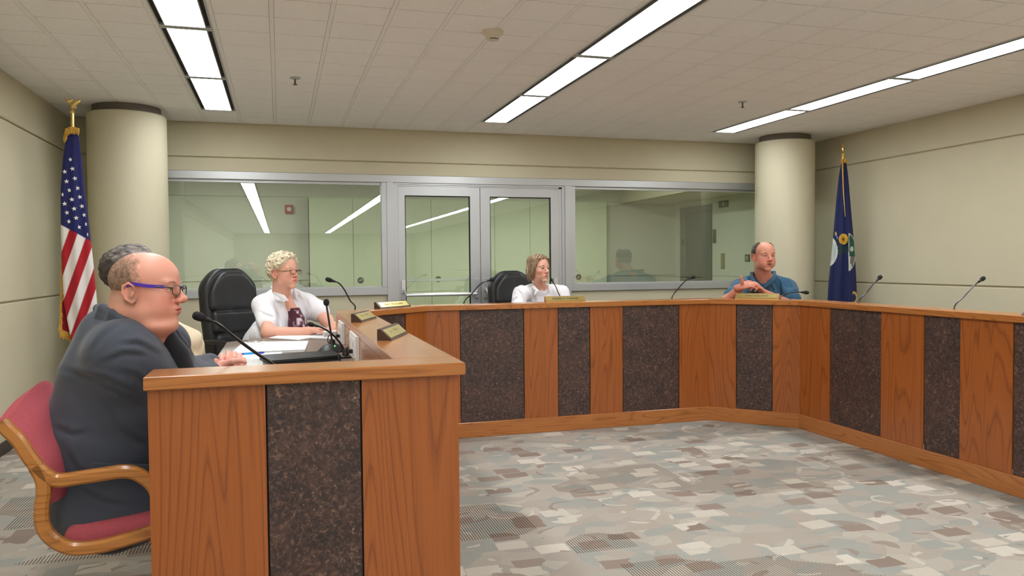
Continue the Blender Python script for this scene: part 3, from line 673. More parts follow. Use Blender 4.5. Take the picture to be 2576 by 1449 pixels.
sheet('booklet_stack', [(805, 818), (850, 808), (854, 833), (815, 836)], ZD+.011, .030, 'thick white booklet stack by the rail, beneath the woman\'s fingers', cat='booklet')
a, b_ = atz(600, 891, ZD+.009), atz(666, 887, ZD+.009)
e = empty('ballpoint_pen', tuple(a*.5+b_*.5-[0, 0, .004]), 0, 'blue ballpoint pen lying on white sheets', 'pen'); c = a*.5+b_*.5-[0, 0, .004]
pb, pd = plain('pen_light_blue', (20, 150, 225), .3), plain('pen_dark_blue', (40, 50, 170), .3)
MB().tube([a+(b_-a)*.2-c, a+(b_-a)*.62-c], .0055, 12).build('barrel', pb, e, smooth=True)
MB().tube([a+(b_-a)*.62-c, a+(b_-a)*.92-c, b_-c], [.006, .006, .001], 12).build('grip', pd, e, smooth=True)
MB().tube([a-c, a+(b_-a)*.2-c], .005, 12).build('cap_end', pd, e, smooth=True)
MB().tube([a+(b_-a)*.05-c+[0, 0, .007], a+(b_-a)*.35-c+[0, 0, .007]], .002, 8).build('clip', M_paper, e)
# folded eyeglasses on the papers
g = atz(645, 868, ZD+.013)
e = empty('eyeglasses', tuple(g), .5, 'folded thin metal eyeglasses lying on the paper stack', 'eyeglasses')
def ring(c, rx, rz_, r=.0012, n=20, ax=0): return [(c[0]+rx*math.cos(2*math.pi*i/n), c[1], c[2]+rz_*math.sin(2*math.pi*i/n)) for i in range(n+1)]
for s in (-1, 1):
    MB().tube(ring((s*.033, 0, .018), .024, .017), .0013, 6).build('rim', M_chrome, e)
    MB().tube([(s*.058, 0, .022), (s*.058, .012, .02), (-s*.04, .02+.004*s, .012), (-s*.055, .02+.004*s, .004)], .0014, 6).build('temple_arm', M_chrome, e)
MB().tube([(-.009, 0, .02), (0, 0, .024), (.009, 0, .02)], .0012, 6).build('bridge', M_chrome, e)
# black zip folder
TP = [atz(x, y, ZD+.028) for x, y in ((651, 893), (835, 881), (858, 893), (683, 907))]; c = np.mean(TP, axis=0)
e = empty('zip_folder', (c[0], c[1], ZD), 0, 'black leather zip folder with stamped silver lettering', 'folder')
pl_ = [(p[0]-c[0], p[1]-c[1]) for p in TP]
if sum(pl_[j-1][0]*pl_[j][1]-pl_[j][0]*pl_[j-1][1] for j in range(4)) < 0: pl_ = pl_[::-1]
def scl(pl__, k): return [(x*k, y*k) for x, y in pl__]
M_fold = plain('black_leatherette', (26, 28, 31), .5, bmp=.15, scale=60, bscale=400)
MB().prism(scl(pl_, .985), .0, .012).build('back_cover', M_fold, e); MB().prism(scl(pl_, .95), .012, .016).build('zip', plain('zip_tape', (12, 12, 12), .7), e); MB().prism(pl_, .016, .028).build('front_cover', M_fold, e)
dv = TP[3]-TP[2]; lettering('CID', .05, plain('stamped_grey', (120, 122, 124), .5), e, Matrix.Translation((.01, .01, .0284)) @ Matrix.Rotation(math.atan2(dv[1], dv[0]), 4, 'Z'))
# white power boxes on the riser
for (y0, y1, lab) in ((3.92, 4.28, 'white power outlet box on the riser beside the zip folder'), (4.82, 5.12, 'white power outlet box on the riser beside the booklet stack')):
    e = empty('power_outlet_box', (.371, y0, ZD), 0, lab, 'power outlet', 'power outlet boxes under the rail')
    Ly = y1-y0; M_wpl = plain('white_plastic', (228, 226, 222), .35)
    BX(-.018, -.001, 0, Ly, .03, .165, bev=.005).build('box', M_wpl, e)
    for k in (.27, .73):
        p = BX(-.023, -.018, Ly*k-.055, Ly*k+.055, .05, .145, bev=.003).build('faceplate', M_wpl, e)
        for z in (.078, .115): BX(-.025, -.023, Ly*k-.015, Ly*k+.015, z-.012, z+.012, bev=.003).build('socket', plain('socket_grey', (190, 188, 184), .4), p)
    MB().box(-.048, -.023, Ly*.27-.012, Ly*.27+.012, .07, .09, bev=.003).build('plug', M_black, e)
    MB().tube(spline([(-.05, Ly*.27, .08), (-.085, Ly*.22, .09), (-.10, Ly*.12, .06), (-.08, Ly*.02, .02), (-.05, -.12, .004)]), .003, 8).build('cord', M_black, e)
# ------------------------------------------------------------------ implicit-surface modelling for people and padded things
def vnoise(P, f, seed=0):
    Q = P*f; I = np.floor(Q).astype(np.int64); F = (Q-I).astype(np.float32); F = F*F*(3-2*F); out = np.zeros(P.shape[:-1], np.float32)
    for dx in (0, 1):
        for dy in (0, 1):
            for dz in (0, 1):
                h = (I[..., 0]+dx)*73856093 ^ (I[..., 1]+dy)*19349663 ^ (I[..., 2]+dz)*83492791 ^ (seed*2654435761)
                h = (h ^ (h >> 13))*1274126177 & 0x7fffffff; v = ((h >> 8) % 1000)/500.-1.
                wgt = (F[..., 0] if dx else 1-F[..., 0])*(F[..., 1] if dy else 1-F[..., 1])*(F[..., 2] if dz else 1-F[..., 2])
                out += (v*wgt).astype(np.float32)
    return out
class SDF:
    """smooth union / subtraction of capsules and ellipsoids; set .fr to place parts in a local frame"""
    def __init__(s): s.p = []; s.R = np.eye(3); s.o = np.zeros(3); s.k = .02
    def frame(s, o=(0, 0, 0), R=np.eye(3)): s.o = np.asarray(o, float); s.R = np.asarray(R, float); return s
    def W(s, p): return s.o+s.R@np.asarray(p, float)
    def cap(s, a, b, ra, rb=None, k=None, sub=False):
        s.p.append(('c', s.W(a), s.W(b), ra, ra if rb is None else rb, s.k if k is None else k, sub)); return s
    def ell(s, c, r, k=None, rot=None, sub=False):
        R = s.R if rot is None else s.R@np.asarray(rot, float); r = (r, r, r) if not hasattr(r, '__len__') else r
        s.p.append(('e', s.W(c), R, np.asarray(r, float), None, s.k if k is None else k, sub)); return s
    def box(s, c, hf, rr, k=None, rot=None, sub=False):
        R = s.R if rot is None else s.R@np.asarray(rot, float)
        s.p.append(('b', s.W(c), R, np.asarray(hf, float), rr, s.k if k is None else k, sub)); return s
    def chain(s, pts, rs, k=None):
        for i in range(len(pts)-1): s.cap(pts[i], pts[i+1], rs[i], rs[i+1], k)
        return s
    def mesh(s, h, clip=None, disp=None, post=None):
        lo = np.full(3, 1e9); hi = -lo
        def bb(q):
            if q[0] == 'c': m = max(q[3], q[4]); return np.minimum(q[1], q[2])-m, np.maximum(q[1], q[2])+m
            if q[0] == 'e': e_ = np.sqrt(((q[2]*q[3])**2).sum(1)); return q[1]-e_, q[1]+e_
            e_ = (np.abs(q[2])@q[3]); return q[1]-e_, q[1]+e_
        for q in s.p:
            if not q[6]: a, b = bb(q); lo = np.minimum(lo, a); hi = np.maximum(hi, b)
        if clip is not None: lo = np.maximum(lo, clip[0]); hi = np.minimum(hi, clip[1])
        lo = lo-4*h; n = np.ceil((hi-lo)/h).astype(int)+5
        D = np.full(n, .5, np.float32); ax = [lo[i]+h*np.arange(n[i]) for i in range(3)]
        for q in s.p:
            a, b = bb(q); k = q[5]; mg = k+3*h+.004
            i0 = np.clip(np.floor((a-mg-lo)/h).astype(int), 0, n); i1 = np.clip(np.ceil((b+mg-lo)/h).astype(int)+1, 0, n)
            if (i1 <= i0).any(): continue
            sl = tuple(slice(i0[i], i1[i]) for i in range(3))
            X = ax[0][sl[0]][:, None, None].astype(np.float32); Y_ = ax[1][sl[1]][None, :, None].astype(np.float32); Z_ = ax[2][sl[2]][None, None, :].astype(np.float32)
            if q[0] == 'c':
                A, B, ra, rb = q[1:5]; d = B-A; L2 = max(d@d, 1e-12)
                x, y, z = X-A[0], Y_-A[1], Z_-A[2]; t = np.clip((x*d[0]+y*d[1]+z*d[2])/L2, 0, 1)
                dd = np.sqrt((x-t*d[0])**2+(y-t*d[1])**2+(z-t*d[2])**2)-(ra+(rb-ra)*t)
            else:
                C, R, r = q[1:4]; x, y, z = X-C[0], Y_-C[1], Z_-C[2]
                u = [x*R[0, i]+y*R[1, i]+z*R[2, i] for i in range(3)]
                if q[0] == 'e':
                    k0 = np.sqrt((u[0]/r[0])**2+(u[1]/r[1])**2+(u[2]/r[2])**2); k1 = np.sqrt((u[0]/r[0]**2)**2+(u[1]/r[1]**2)**2+(u[2]/r[2]**2)**2)
                    dd = k0*(k0-1)/np.maximum(k1, 1e-6)
                else:
                    rr = q[4]; w_ = [np.abs(u[i])-(r[i]-rr) for i in range(3)]
                    dd = np.sqrt(sum(np.maximum(v, 0)**2 for v in w_))+np.minimum(np.maximum(np.maximum(w_[0], w_[1]), w_[2]), 0)-rr
            cur = D[sl]
            if q[6]:
                e_ = -dd; hh = np.maximum(k-np.abs(cur-e_), 0)/max(k, 1e-6); D[sl] = np.maximum(cur, e_)+hh*hh*k*.25
            else:
                hh = np.maximum(k-np.abs(cur-dd), 0)/max(k, 1e-6); D[sl] = np.minimum(cur, dd)+(-hh*hh*k*.25)
        if disp is not None or post is not None:
            m = D < .05; idx = np.argwhere(m); P = lo+h*idx
            if disp is not None: D[m] += disp(P).astype(np.float32)
            if post is not None: D[m] = post(P, D[m]).astype(np.float32)
        D[0] = D[-1] = .1; D[:, 0] = D[:, -1] = .1; D[:, :, 0] = D[:, :, -1] = .1
        return surfnet(D, lo, h)
def surfnet(V, o, h):
    s = V < 0; n = V.shape; cnt = np.zeros([x-1 for x in n], np.int8)
    cor = [(i, j, k) for i in (0, 1) for j in (0, 1) for k in (0, 1)]
    for c in cor: cnt += s[c[0]:n[0]-1+c[0], c[1]:n[1]-1+c[1], c[2]:n[2]-1+c[2]]
    act = (cnt > 0) & (cnt < 8); ids = np.full(act.shape, -1, np.int64); ijk = np.argwhere(act); ids[act] = np.arange(len(ijk))
    val = {c: V[ijk[:, 0]+c[0], ijk[:, 1]+c[1], ijk[:, 2]+c[2]] for c in cor}
    acc = np.zeros((len(ijk), 3)); m_ = np.zeros(len(ijk))
    for a in cor:
        for ax_ in range(3):
            if a[ax_]: continue
            b = list(a); b[ax_] = 1; va, vb = val[a], val[tuple(b)]; x = (va < 0) != (vb < 0)
            t = va[x]/(va[x]-vb[x]); p = np.tile(np.array(a, float), (x.sum(), 1)); p[:, ax_] += t; acc[x] += p; m_[x] += 1
    P = o+h*(ijk+acc/m_[:, None]); Q = []
    def quad(cross, pos, cells):
        w_ = np.argwhere(cross)
        if not len(w_): return
        q = np.stack([ids[tuple((w_+c).T)] for c in cells], 1); fl = pos[cross]; q[~fl] = q[~fl][:, ::-1]; Q.append(q)
    a, b = s[:-1, 1:-1, 1:-1], s[1:, 1:-1, 1:-1]; quad(a != b, a, [(0, 0, 0), (0, 1, 0), (0, 1, 1), (0, 0, 1)])
    a, b = s[1:-1, :-1, 1:-1], s[1:-1, 1:, 1:-1]; quad(a != b, a, [(0, 0, 0), (0, 0, 1), (1, 0, 1), (1, 0, 0)])
    a, b = s[1:-1, 1:-1, :-1], s[1:-1, 1:-1, 1:]; quad(a != b, a, [(0, 0, 0), (1, 0, 0), (1, 1, 0), (0, 1, 0)])
    return P, np.concatenate(Q)
def ploc(p):
    v = np.zeros(3)
    while p is not None: v += np.array(p.location); p = p.parent
    return v
def rel(p): return Matrix.Translation(tuple(-ploc(p)))
def np_obj(name, P, Q, mat, parent=None, color=None, origin=None):
    me = bpy.data.meshes.new(name); P = np.asarray(P, float)
    o0 = ploc(parent) if origin is None else np.asarray(origin, float)
    me.vertices.add(len(P)); me.vertices.foreach_set('co', (P-o0).astype(np.float32).ravel())
    me.loops.add(Q.size); me.loops.foreach_set('vertex_index', Q.astype(np.int32).ravel())
    me.polygons.add(len(Q)); me.polygons.foreach_set('loop_start', (np.arange(len(Q))*Q.shape[1]).astype(np.int32)); me.polygons.foreach_set('loop_total', np.full(len(Q), Q.shape[1], np.int32))
    me.update(calc_edges=True); me.polygons.foreach_set('use_smooth', [True]*len(Q)); me.materials.append(mat)
    if color is not None:
        at_ = me.color_attributes.new('Col', 'FLOAT_COLOR', 'POINT'); c = np.ones((len(P), 4), np.float32); c[:, :3] = color
        at_.data.foreach_set('color', c.ravel())
    o = bpy.data.objects.new(name, me); link(o, parent); return o
def join_meshes(parts):
    P = np.concatenate([p for p, q in parts]); b = 0; Q = []
    for p, q in parts: Q.append(q+b); b += len(p)
    return P, np.concatenate(Q)
def L3(rgb): return np.array(lin(rgb)[:3])
def rotm(x, z=(0, 0, 1)):
    x = np.asarray(x, float); x /= np.linalg.norm(x); z = np.asarray(z, float); y = np.cross(z, x); y /= np.linalg.norm(y); return np.stack([x, y, np.cross(x, y)], 1)
def ry(a): c, s_ = math.cos(a), math.sin(a); return np.array([[c, 0, s_], [0, 1, 0], [-s_, 0, c]])
def rx(a): c, s_ = math.cos(a), math.sin(a); return np.array([[1, 0, 0], [0, c, -s_], [0, s_, c]])
def rzm(a): c, s_ = math.cos(a), math.sin(a); return np.array([[c, -s_, 0], [s_, c, 0], [0, 0, 1]])
# ---- head: local x forward, y left, z up; about .25 m from crown to chin at scale 1
def head_prims(S, o, R, sc, f=None):
    f = f or {}; jaw = f.get('jaw', 0.0); st = np.array([f.get('lx', 1.0), f.get('wy', 1.0), 1.0]); S.frame(o, R*sc)
    def E(c, r, k=.02, rot=None, sub=False):
        Rr = R if rot is None else R@np.asarray(rot); S.p.append(('e', S.W(np.asarray(c)*st), Rr, np.asarray(r, float)*st*sc, None, k*sc, sub))
    def C(a, b, ra, rb=None, k=.012, sub=False): S.p.append(('c', S.W(np.asarray(a)*st), S.W(np.asarray(b)*st), ra*sc, (ra if rb is None else rb)*sc, k*sc, sub))
    E((-.012, 0, .045), (.100, .077, .086), .03)
    E((.013, 0, .050), (.083, .067, .072), .03)          # forehead
    E((.028, 0, -.022), (.064, .059+jaw*.4, .070), .03)
    E((.022, 0, -.066), (.061+jaw*.4, .053+jaw, .040+jaw*.3), .03)   # jaw
    E((.079, 0, -.099), (.020, .024, .018), .022)        # chin
    if jaw > .012: E((.045, 0, -.110), (.052, .056+jaw*.5, .028), .02)
    E((.079, 0, -.056), (.024, .033, .024), .02)
    for y in (-1, 1):
        E((.060, y*.040, -.016), (.027, .022, .020), .025)  # cheek
        if jaw > .005: E((.058, y*.040, -.048), (.026, .024, .026), .025)
        C((.088, y*.012, .032), (.078, y*.046, .034), .0095, .009, .016)  # brow
    nz = f.get('nose', 0.0); C((.088, 0, .028), (.115+nz, 0, -.014), .0078, .0112, .012)
    E((.1180+nz, 0, -.0195), (.0130, .0130, .0115), .008)
    for y in (-1, 1): E((.106, y*.0135, -.0245), (.0125, .0080, .0088), .006)
    for y in (-1, 1):
        E((.112, y*.0345, .012), (.027, .0215, .0140), .010, sub=True)
        C((.0905, y*.0200, .0165), (.0895, y*.0330, .0195), .0040, .0042, .004); C((.0895, y*.0330, .0195), (.0835, y*.0485, .0150), .0042, .0036, .004)
        C((.0880, y*.0210, .0050), (.0880, y*.0340, .0030), .0030, .0032, .004); C((.0880, y*.0340, .0030), (.0830, y*.0480, .0065), .0032, .0030, .004)
    mo = f.get('open', 0)
    E((.1022, 0, -.0500+mo*.2), (.0078, .0215, .0052), .006); E((.1005, 0, -.0625-mo), (.0080, .0185, .0062), .006)
    E((.1120, 0, -.0565-mo*.4), (.0135, .0235, .0017+mo*.8), .002, sub=True)
    C((.101, 0, -.074), (.097, .010, -.074), .004, .003, .006, sub=True)
    if f.get('nasolabial'):
        for y in (-1, 1): C((.1005, y*.0235, -.024), (.0925, y*.0350, -.060), .0032, .0026, .005, sub=True)
    es = f.get('ear', 1.0); ex = f.get('earx', -.006)
    for y in (-1, 1):
        t = rzm(-y*.35)@ry(-.15)
        E((ex-.002, y*.076, -.004), (.018*es, .007, .031*es), .006, t)
        pts = [(.010, .078, .006), (.008, .082, .022), (-.006, .088, .030), (-.020, .090, .020), (-.022, .089, -.002), (-.014, .084, -.022), (.002, .078, -.034), (.009, .075, -.028)]
        for i in range(len(pts)-1):
            a, b = [(p[0]*es+ex, y*p[1], p[2]*es-.002) for p in pts[i:i+2]]; C(a, b, .0042, .0042, .004)
        E((ex-.003, y*.0875, .002), (.0090*es, .006, .015*es), .004, t, True); C((ex+.006, y*.082, -.004), (ex+.004, y*.081, -.014), .0045, .0045, .004)
    return S
def head_color(P, o, R, sc, skin, lip, flush=(.0, .0), extra=None, f=None):
    f = f or {}; q = ((P-o)@R)/sc/np.array([f.get('lx', 1.0), f.get('wy', 1.0), 1.0]); c = np.tile(L3(skin), (len(P), 1)); fl = L3((205, 110, 96))
    def blend(mask, col, a): 
        m = np.clip(mask, 0, 1)[:, None]*a; c[:] = c*(1-m)+np.asarray(col)*m
    for y in (-1, 1):
        blend(1.25-np.sqrt(((q[:, 0]-.075)/.05)**2+((q[:, 1]-y*.045)/.038)**2+((q[:, 2]+.03)/.036)**2), fl, flush[0])
        blend(1.4-np.sqrt(((q[:, 0]+.003)/.034)**2+((q[:, 1]-y*.085)/.022)**2+((q[:, 2]+.004)/.046)**2), L3((214, 120, 104)), flush[0]*1.1)
    blend(1.3-np.sqrt(((q[:, 0]-.115)/.02)**2+(q[:, 1]/.022)**2+((q[:, 2]+.022)/.022)**2), fl, flush[0])
    blend(3-3*np.sqrt(((q[:, 0]-.104)/.020)**2+(q[:, 1]/.0245)**2+((q[:, 2]+.0565)/.0125)**2), L3(lip), .9)
    blend(np.where(q[:, 2] < -.11, 1, 0)*np.clip((-.10-q[:, 2])*12, 0, 1), fl, flush[1])
    if extra is not None: extra(q, blend, c)
    return c
def face_extras(root, o, R, sc, brow=(92, 70, 54), iris=(70, 60, 50), brow_r=.0028, lash=.0010, f=None):
    f = f or {}; lx, wy = f.get('lx', 1.0), f.get('wy', 1.0); dx = .08*(lx-1)
    P4 = Matrix.Translation(o) @ Matrix(np.vstack([np.hstack([R*sc, np.zeros((3, 1))]), [[0, 0, 0, 1]]]).tolist())
    for y in (-1, 1):
        m = MB().ball((0, 0, 0), .0122, 24, 20); V = np.array(m.v); c = np.tile(L3((226, 222, 214)), (len(V), 1))
        ang = np.hypot(V[:, 1], V[:, 2]); fr_ = V[:, 0] > 0; c[(ang < .0060) & fr_] = L3(iris); c[(ang < .0028) & fr_] = L3((14, 12, 12))
        Q = [f_ if len(f_) == 4 else f_+(f_[-1],) for f_ in m.f]
        me = m.mesh('eye', M_eye, True); a_ = me.color_attributes.new('Col', 'FLOAT_COLOR', 'POINT'); a_.data.foreach_set('color', np.hstack([c, np.ones((len(c), 1))]).astype(np.float32).ravel())
        ob = bpy.data.objects.new('eye', me); link(ob, root); ob.matrix_local = rel(root) @ P4 @ Matrix.Translation((.0795*lx, y*.0335*wy, .0110))
        def put(mb, nm, mt): ob_ = mb.build(nm, mt, root, smooth=True); ob_.matrix_local = rel(root) @ P4
        put(MB().tube(spline([((.0925)*lx, y*.0195*wy, .0140), ((.0945)*lx, y*.0330*wy, .0170), (.0870*lx, y*.0490*wy, .0120)], 5), lash, 6), 'eyelashes', plain('lash_dark', (48, 34, 30), .8))
        if brow: put(MB().tube(spline([((.0965)*lx, y*.0130*wy, .0315), ((.0965)*lx, y*.0300*wy, .0385), (.0840*lx, y*.0510*wy, .0345)], 5), [brow_r*k for k in (.8, .9, 1, 1.1, 1.1, 1.1, 1.0, .9, .8, .7, .5)], 8), 'eyebrow', plain('brow_%d_%d' % (brow[0], brow[1]), brow, .8))
def glasses(root, o, R, sc, rim, temple, lensw=.025, lensh=.0165, xo=.112, r=.0015, zc=.008, ye=.074, earx=0.0, tw=4.0):
    P4 = Matrix.Translation(o) @ Matrix(np.vstack([np.hstack([R*sc, np.zeros((3, 1))]), [[0, 0, 0, 1]]]).tolist())
    g = bpy.data.objects.new('spectacles', None); g.empty_display_size = .02; link(g, root)
    def put(mb, nm, mt): ob = mb.build(nm, mt, g, smooth=True); ob.matrix_local = rel(root) @ P4
    for y in (-1, 1):
        pts = []
        for i in range(25):
            a = 2*math.pi*i/24; cx, sx = math.cos(a), math.sin(a); e = .62
            yy = y*.033+lensw*math.copysign(abs(cx)**e, cx); pts.append((xo-.008*abs(yy)/.06, yy, zc+lensh*math.copysign(abs(sx)**e, sx)))
        put(MB().tube(pts, r, 8), 'rim', rim)
        c = np.mean(pts[:-1], axis=0); put(MB().add([tuple(p) for p in pts[:-1]], [tuple(range(24))]), 'lens', M_lens)
        put(MB().tube([(xo-.008, y*(.033+lensw), zc+.007), (xo-.016, y*(ye-.008), zc+.009), (xo-.05, y*ye, zc+.008)], [r*1.3, r*1.6, r*1.9], 8), 'hinge', rim)
        put(MB().sweep(spline([(xo-.026, y*(ye-.004), zc+.009), (.04, y*(ye+.002), zc+.011), (earx+.012, y*(ye+.006), zc+.016), (earx-.012, y*(ye+.007), zc+.010)], 5), (0, 1, 0), r*1.6, r*tw, .0006), 'temple_arm', temple)
    put(MB().tube([(xo, -.0085, zc+.004), (xo+.003, 0, zc+.007), (xo, .0085, zc+.004)], r, 8), 'bridge', rim)
    return g
def hair_shell(name, root, o, R, sc, h, col, region, thick, disp=None, add=None, cols=None, st=(1, 1, 1)):
    st = np.array(st, float)
    """a cap of hair: the skull offset outwards, cut by region(q) > 0"""
    S = SDF(); S.frame(o, R*sc)
    for c, r in (((-.012, 0, .045), (.100, .077, .086)), ((.012, 0, .052), (.083, .068, .074)), ((.03, 0, -.03), (.066, .060, .082))):
        S.p.append(('e', S.W(np.array(c)*st), R, (np.array(r)*st+thick)*sc, None, .03*sc, False))
    if add: add(S, R, sc)
    def post(P, D):
        q = ((P-o)@R)/sc/st; g = region(q)*sc; k = .008*sc; e = -g; hh = np.maximum(k-np.abs(D-e), 0)/k
        return np.maximum(D, e)+hh*hh*k*.25
    P, Q = S.mesh(h, disp=(None if disp is None else (lambda P: disp(((P-o)@R)/sc/st)*sc)), post=post)
    c = np.tile(L3(col), (len(P), 1))
    if cols is not None: c = cols(((P-o)@R)/sc/st, c)
    return np_obj(name, P, Q, M_hair, root, c)
def hand(S, wrist, fwd_, palm, side, curl=(.5, .5, .5, .5), sc=1.0, thumb=.5, spread=.10, k=.006):
    """wrist point, direction of the fingers, direction the palm faces; side +1 when the thumb lies at +y of (fwd, palm)"""
    x = np.asarray(fwd_, float); x /= np.linalg.norm(x); z = -np.asarray(palm, float); z = z-x*(z@x); z /= np.linalg.norm(z); y = np.cross(z, x)
    R = np.stack([x, y, z], 1); W = lambda p: np.asarray(wrist)+R@(np.asarray(p, float)*sc)
    S.frame(); 
    S.p.append(('e', W((.045, 0, 0)), R, np.array([.056, .041, .0145])*sc, None, .012, False))
    S.p.append(('e', W((.070, 0, .002)), R, np.array([.026, .042, .0125])*sc, None, .012, False))
    S.cap(W((-.03, 0, 0)), W((.02, 0, 0)), .027*sc, .026*sc, .02)
    L_ = (.042, .046, .043, .034)
    for i in range(4):
        yy = side*(.030-.0195*i); a = side*spread*(1.4-i)*.6; p = np.array([.084-(.006 if i in (0,) else 0)-(.010 if i == 3 else 0), yy, .002]); th = 0
        q = W(p); r = (.0098, .0100, .0096, .0086)[i]
        for j, seg in enumerate((1.0, .62, .5)):
            th += curl[i]*(.9 if j == 0 else 1.15); d = np.array([math.cos(th)*math.cos(a), math.sin(a), -math.sin(th)])
            q2 = q+R@(d*L_[i]*seg*sc); S.cap(q, q2, r*sc*(1-.06*j), r*sc*(.94-.06*j), k); q = q2
    b = W((.018, side*.026, -.006)); m1 = W((.050, side*(.052+.012*thumb), -.014-.02*(1-thumb))); m2 = W((.078, side*(.058+.02*thumb), -.022-.02*(1-thumb))); m3 = W((.100, side*(.052+.026*thumb), -.028-.02*(1-thumb)))
    S.cap(b, m1, .0165*sc, .0125*sc, .012); S.cap(m1, m2, .0118*sc, .0108*sc, k); S.cap(m2, m3, .0105*sc, .0088*sc, k)
    return S
def wrinkle(amp, f, seed=0, axis=None):
    def d(P):
        n = vnoise(P, f, seed); n2 = vnoise(P, f*2.1, seed+3)
        return amp*(1-np.abs(n)*2.2)*-.6+amp*.5*n2
    return d
def cloth_obj(name, root, S, h, col, disp=None, post=None, cols=None, mat=None, clip=None):
    P, Q = S.mesh(h, disp=disp, post=post, clip=clip); c = np.tile(L3(col), (len(P), 1))
    if cols is not None: c = cols(P, c)
    return np_obj(name, P, Q, mat or M_cloth, root, c)

def creases(P, lines, amp=.007, w=7.0, ymax=None):
    q = P-np.array([0, 0, CAMZ]); c = q@fw; X = 1288+FPX*(q@rt)/c; Y = 724.5-FPX*(q@up)/c; d = np.zeros(len(P))
    for ln in lines:
        k = ln[0] if not hasattr(ln[0], '__len__') else 1.0; pts = [p for p in ln if hasattr(p, '__len__')]
        best = np.full(len(P), 1e9); sgn = np.zeros(len(P)); L_ = sum(math.dist(pts[i], pts[i+1]) for i in range(len(pts)-1)); run = 0; tt = np.zeros(len(P))
        for i in range(len(pts)-1):
            a, b = np.array(pts[i], float), np.array(pts[i+1], float); e_ = b-a; ll = np.hypot(*e_); t = np.clip(((X-a[0])*e_[0]+(Y-a[1])*e_[1])/ll**2, 0, 1)
            dx, dy = X-a[0]-t*e_[0], Y-a[1]-t*e_[1]; dd = np.hypot(dx, dy); m = dd < best; best[m] = dd[m]; sgn[m] = np.sign(e_[0]*dy-e_[1]*dx)[m]; tt[m] = ((run+t*ll)/L_)[m]; run += ll
        fade = np.sin(np.clip(tt, .02, .98)*np.pi)**.5; s_ = best*sgn
        d += k*amp*fade*(np.exp(-(best/w)**2)*1.0-.75*np.exp(-((s_+1.7*w)/(1.3*w))**2))
    if ymax is not None: d *= np.clip((ymax-P[:, 1])/.04, 0, 1)
    return d
# ------------------------------------------------------------------ chairs
def make_exec_chair():
    r = empty('office_chair')
    S = SDF(); S.k = .03; T_ = ry(-.10); S.frame((-.22, 0, .44), T_)
    S.box((0, 0, .40), (.055, .250, .40), .05); S.box((-.02, 0, .12), (.045, .21, .14), .05)
    def arch(P, D):
        q = (P-np.array([-.22, 0, .44]))@T_; e = q[:, 2]-(.775-2.6*np.maximum(np.abs(q[:, 1])-.05, 0)**2*1.5); hh = np.maximum(.05-np.abs(D-e), 0)/.05
        w_ = np.abs(q[:, 1])-(.205+.06*np.clip(q[:, 2]/.45, 0, 1)); D = np.maximum(D, e)+hh*hh*.0125; h2 = np.maximum(.04-np.abs(D-w_), 0)/.04; return np.maximum(D, w_)+h2*h2*.01
    P, Q = S.mesh(.010, post=arch); np_obj('backrest_shell', P, Q, M_leather, r, origin=(0, 0, 0))
    S = SDF(); S.k = .012; S.frame((-.22, 0, .44), T_)
    for z, hz, wy, x in ((.595, .165, .215, .050), (.345, .092, .205, .052), (.165, .094, .190, .054), (.03, .06, .18, .05)): S.box((x, 0, z), (.042, wy, hz), .040)
    def arch2(P, D):
        q = (P-np.array([-.22, 0, .44]))@T_; e = q[:, 2]-(.745-3.9*np.maximum(np.abs(q[:, 1])-.04, 0)**2*1.4); hh = np.maximum(.05-np.abs(D-e), 0)/.05; return np.maximum(D, e)+hh*hh*.0125
    P, Q = S.mesh(.008, disp=lambda P: .003*vnoise(P*np.array([1, 1, .35]), 22, 5), post=arch2); np_obj('back_cushion', P, Q, M_leather, r, origin=(0, 0, 0))
    S = SDF(); S.k = .03; S.box((.03, 0, .455), (.265, .262, .062), .055); S.cap((.27, -.2, .44), (.27, .2, .44), .055)
    P, Q = S.mesh(.010, disp=lambda P: .003*vnoise(P, 14, 2)); np_obj('seat', P, Q, M_leather, r, origin=(0, 0, 0))
    for y in (-1, 1):
        MB().sweep(spline([(-.17, y*.305, .655), (.0, y*.31, .665), (.13, y*.31, .655), (.165, y*.31, .60), (.12, y*.305, .48), (.03, y*.29, .405), (-.06, y*.25, .39)], 6), (0, 1, 0), .055, .034, .012).build('armrest', M_black, r, smooth=True)
    MB().lathe([(.001, .10), (.028, .10), (.028, .27), (.045, .28), (.045, .40), (.001, .40)], 20).build('gas_lift', M_black, r, smooth=True)
    for k in range(5):
        a = k*2*math.pi/5+.3; d = np.array([math.cos(a), math.sin(a), 0])
        lg = MB().tube([d*.02+[0, 0, .12], d*.17+[0, 0, .105], d*.31+[0, 0, .075]], [.026, .022, .016], 10).build('base_leg', M_black, r, smooth=True)
        c = d*.31; MB().tube([c+[-.012*d[1], .012*d[0], .028], c+[.012*d[1], -.012*d[0], .028]], .028, 14).build('caster', M_black, lg)
    return r
EC = make_exec_chair()
def put_chair(o, x, y, dir_, label):
    o.location = (x, y, PZ); o.rotation_euler = (0, 0, math.atan2(dir_[1], dir_[0])); return tag(o, label, 'chair', 'black leather office chairs behind the dais')
put_chair(EC, -.22, 6.33, (.62, -.78), 'black leather office chair under the woman with curly pale hair')
c2 = put_chair(copy_tree(EC), 2.22, 7.05, (.22, -.97), 'black leather office chair under the woman in white blouse before the doors'); c2.scale = (1, 1, .955)
c3 = put_chair(copy_tree(EC), 4.55, 6.72, (-.66, -.75), 'black leather office chair under the man in the blue polo shirt'); c3.scale = (1, 1, .82)
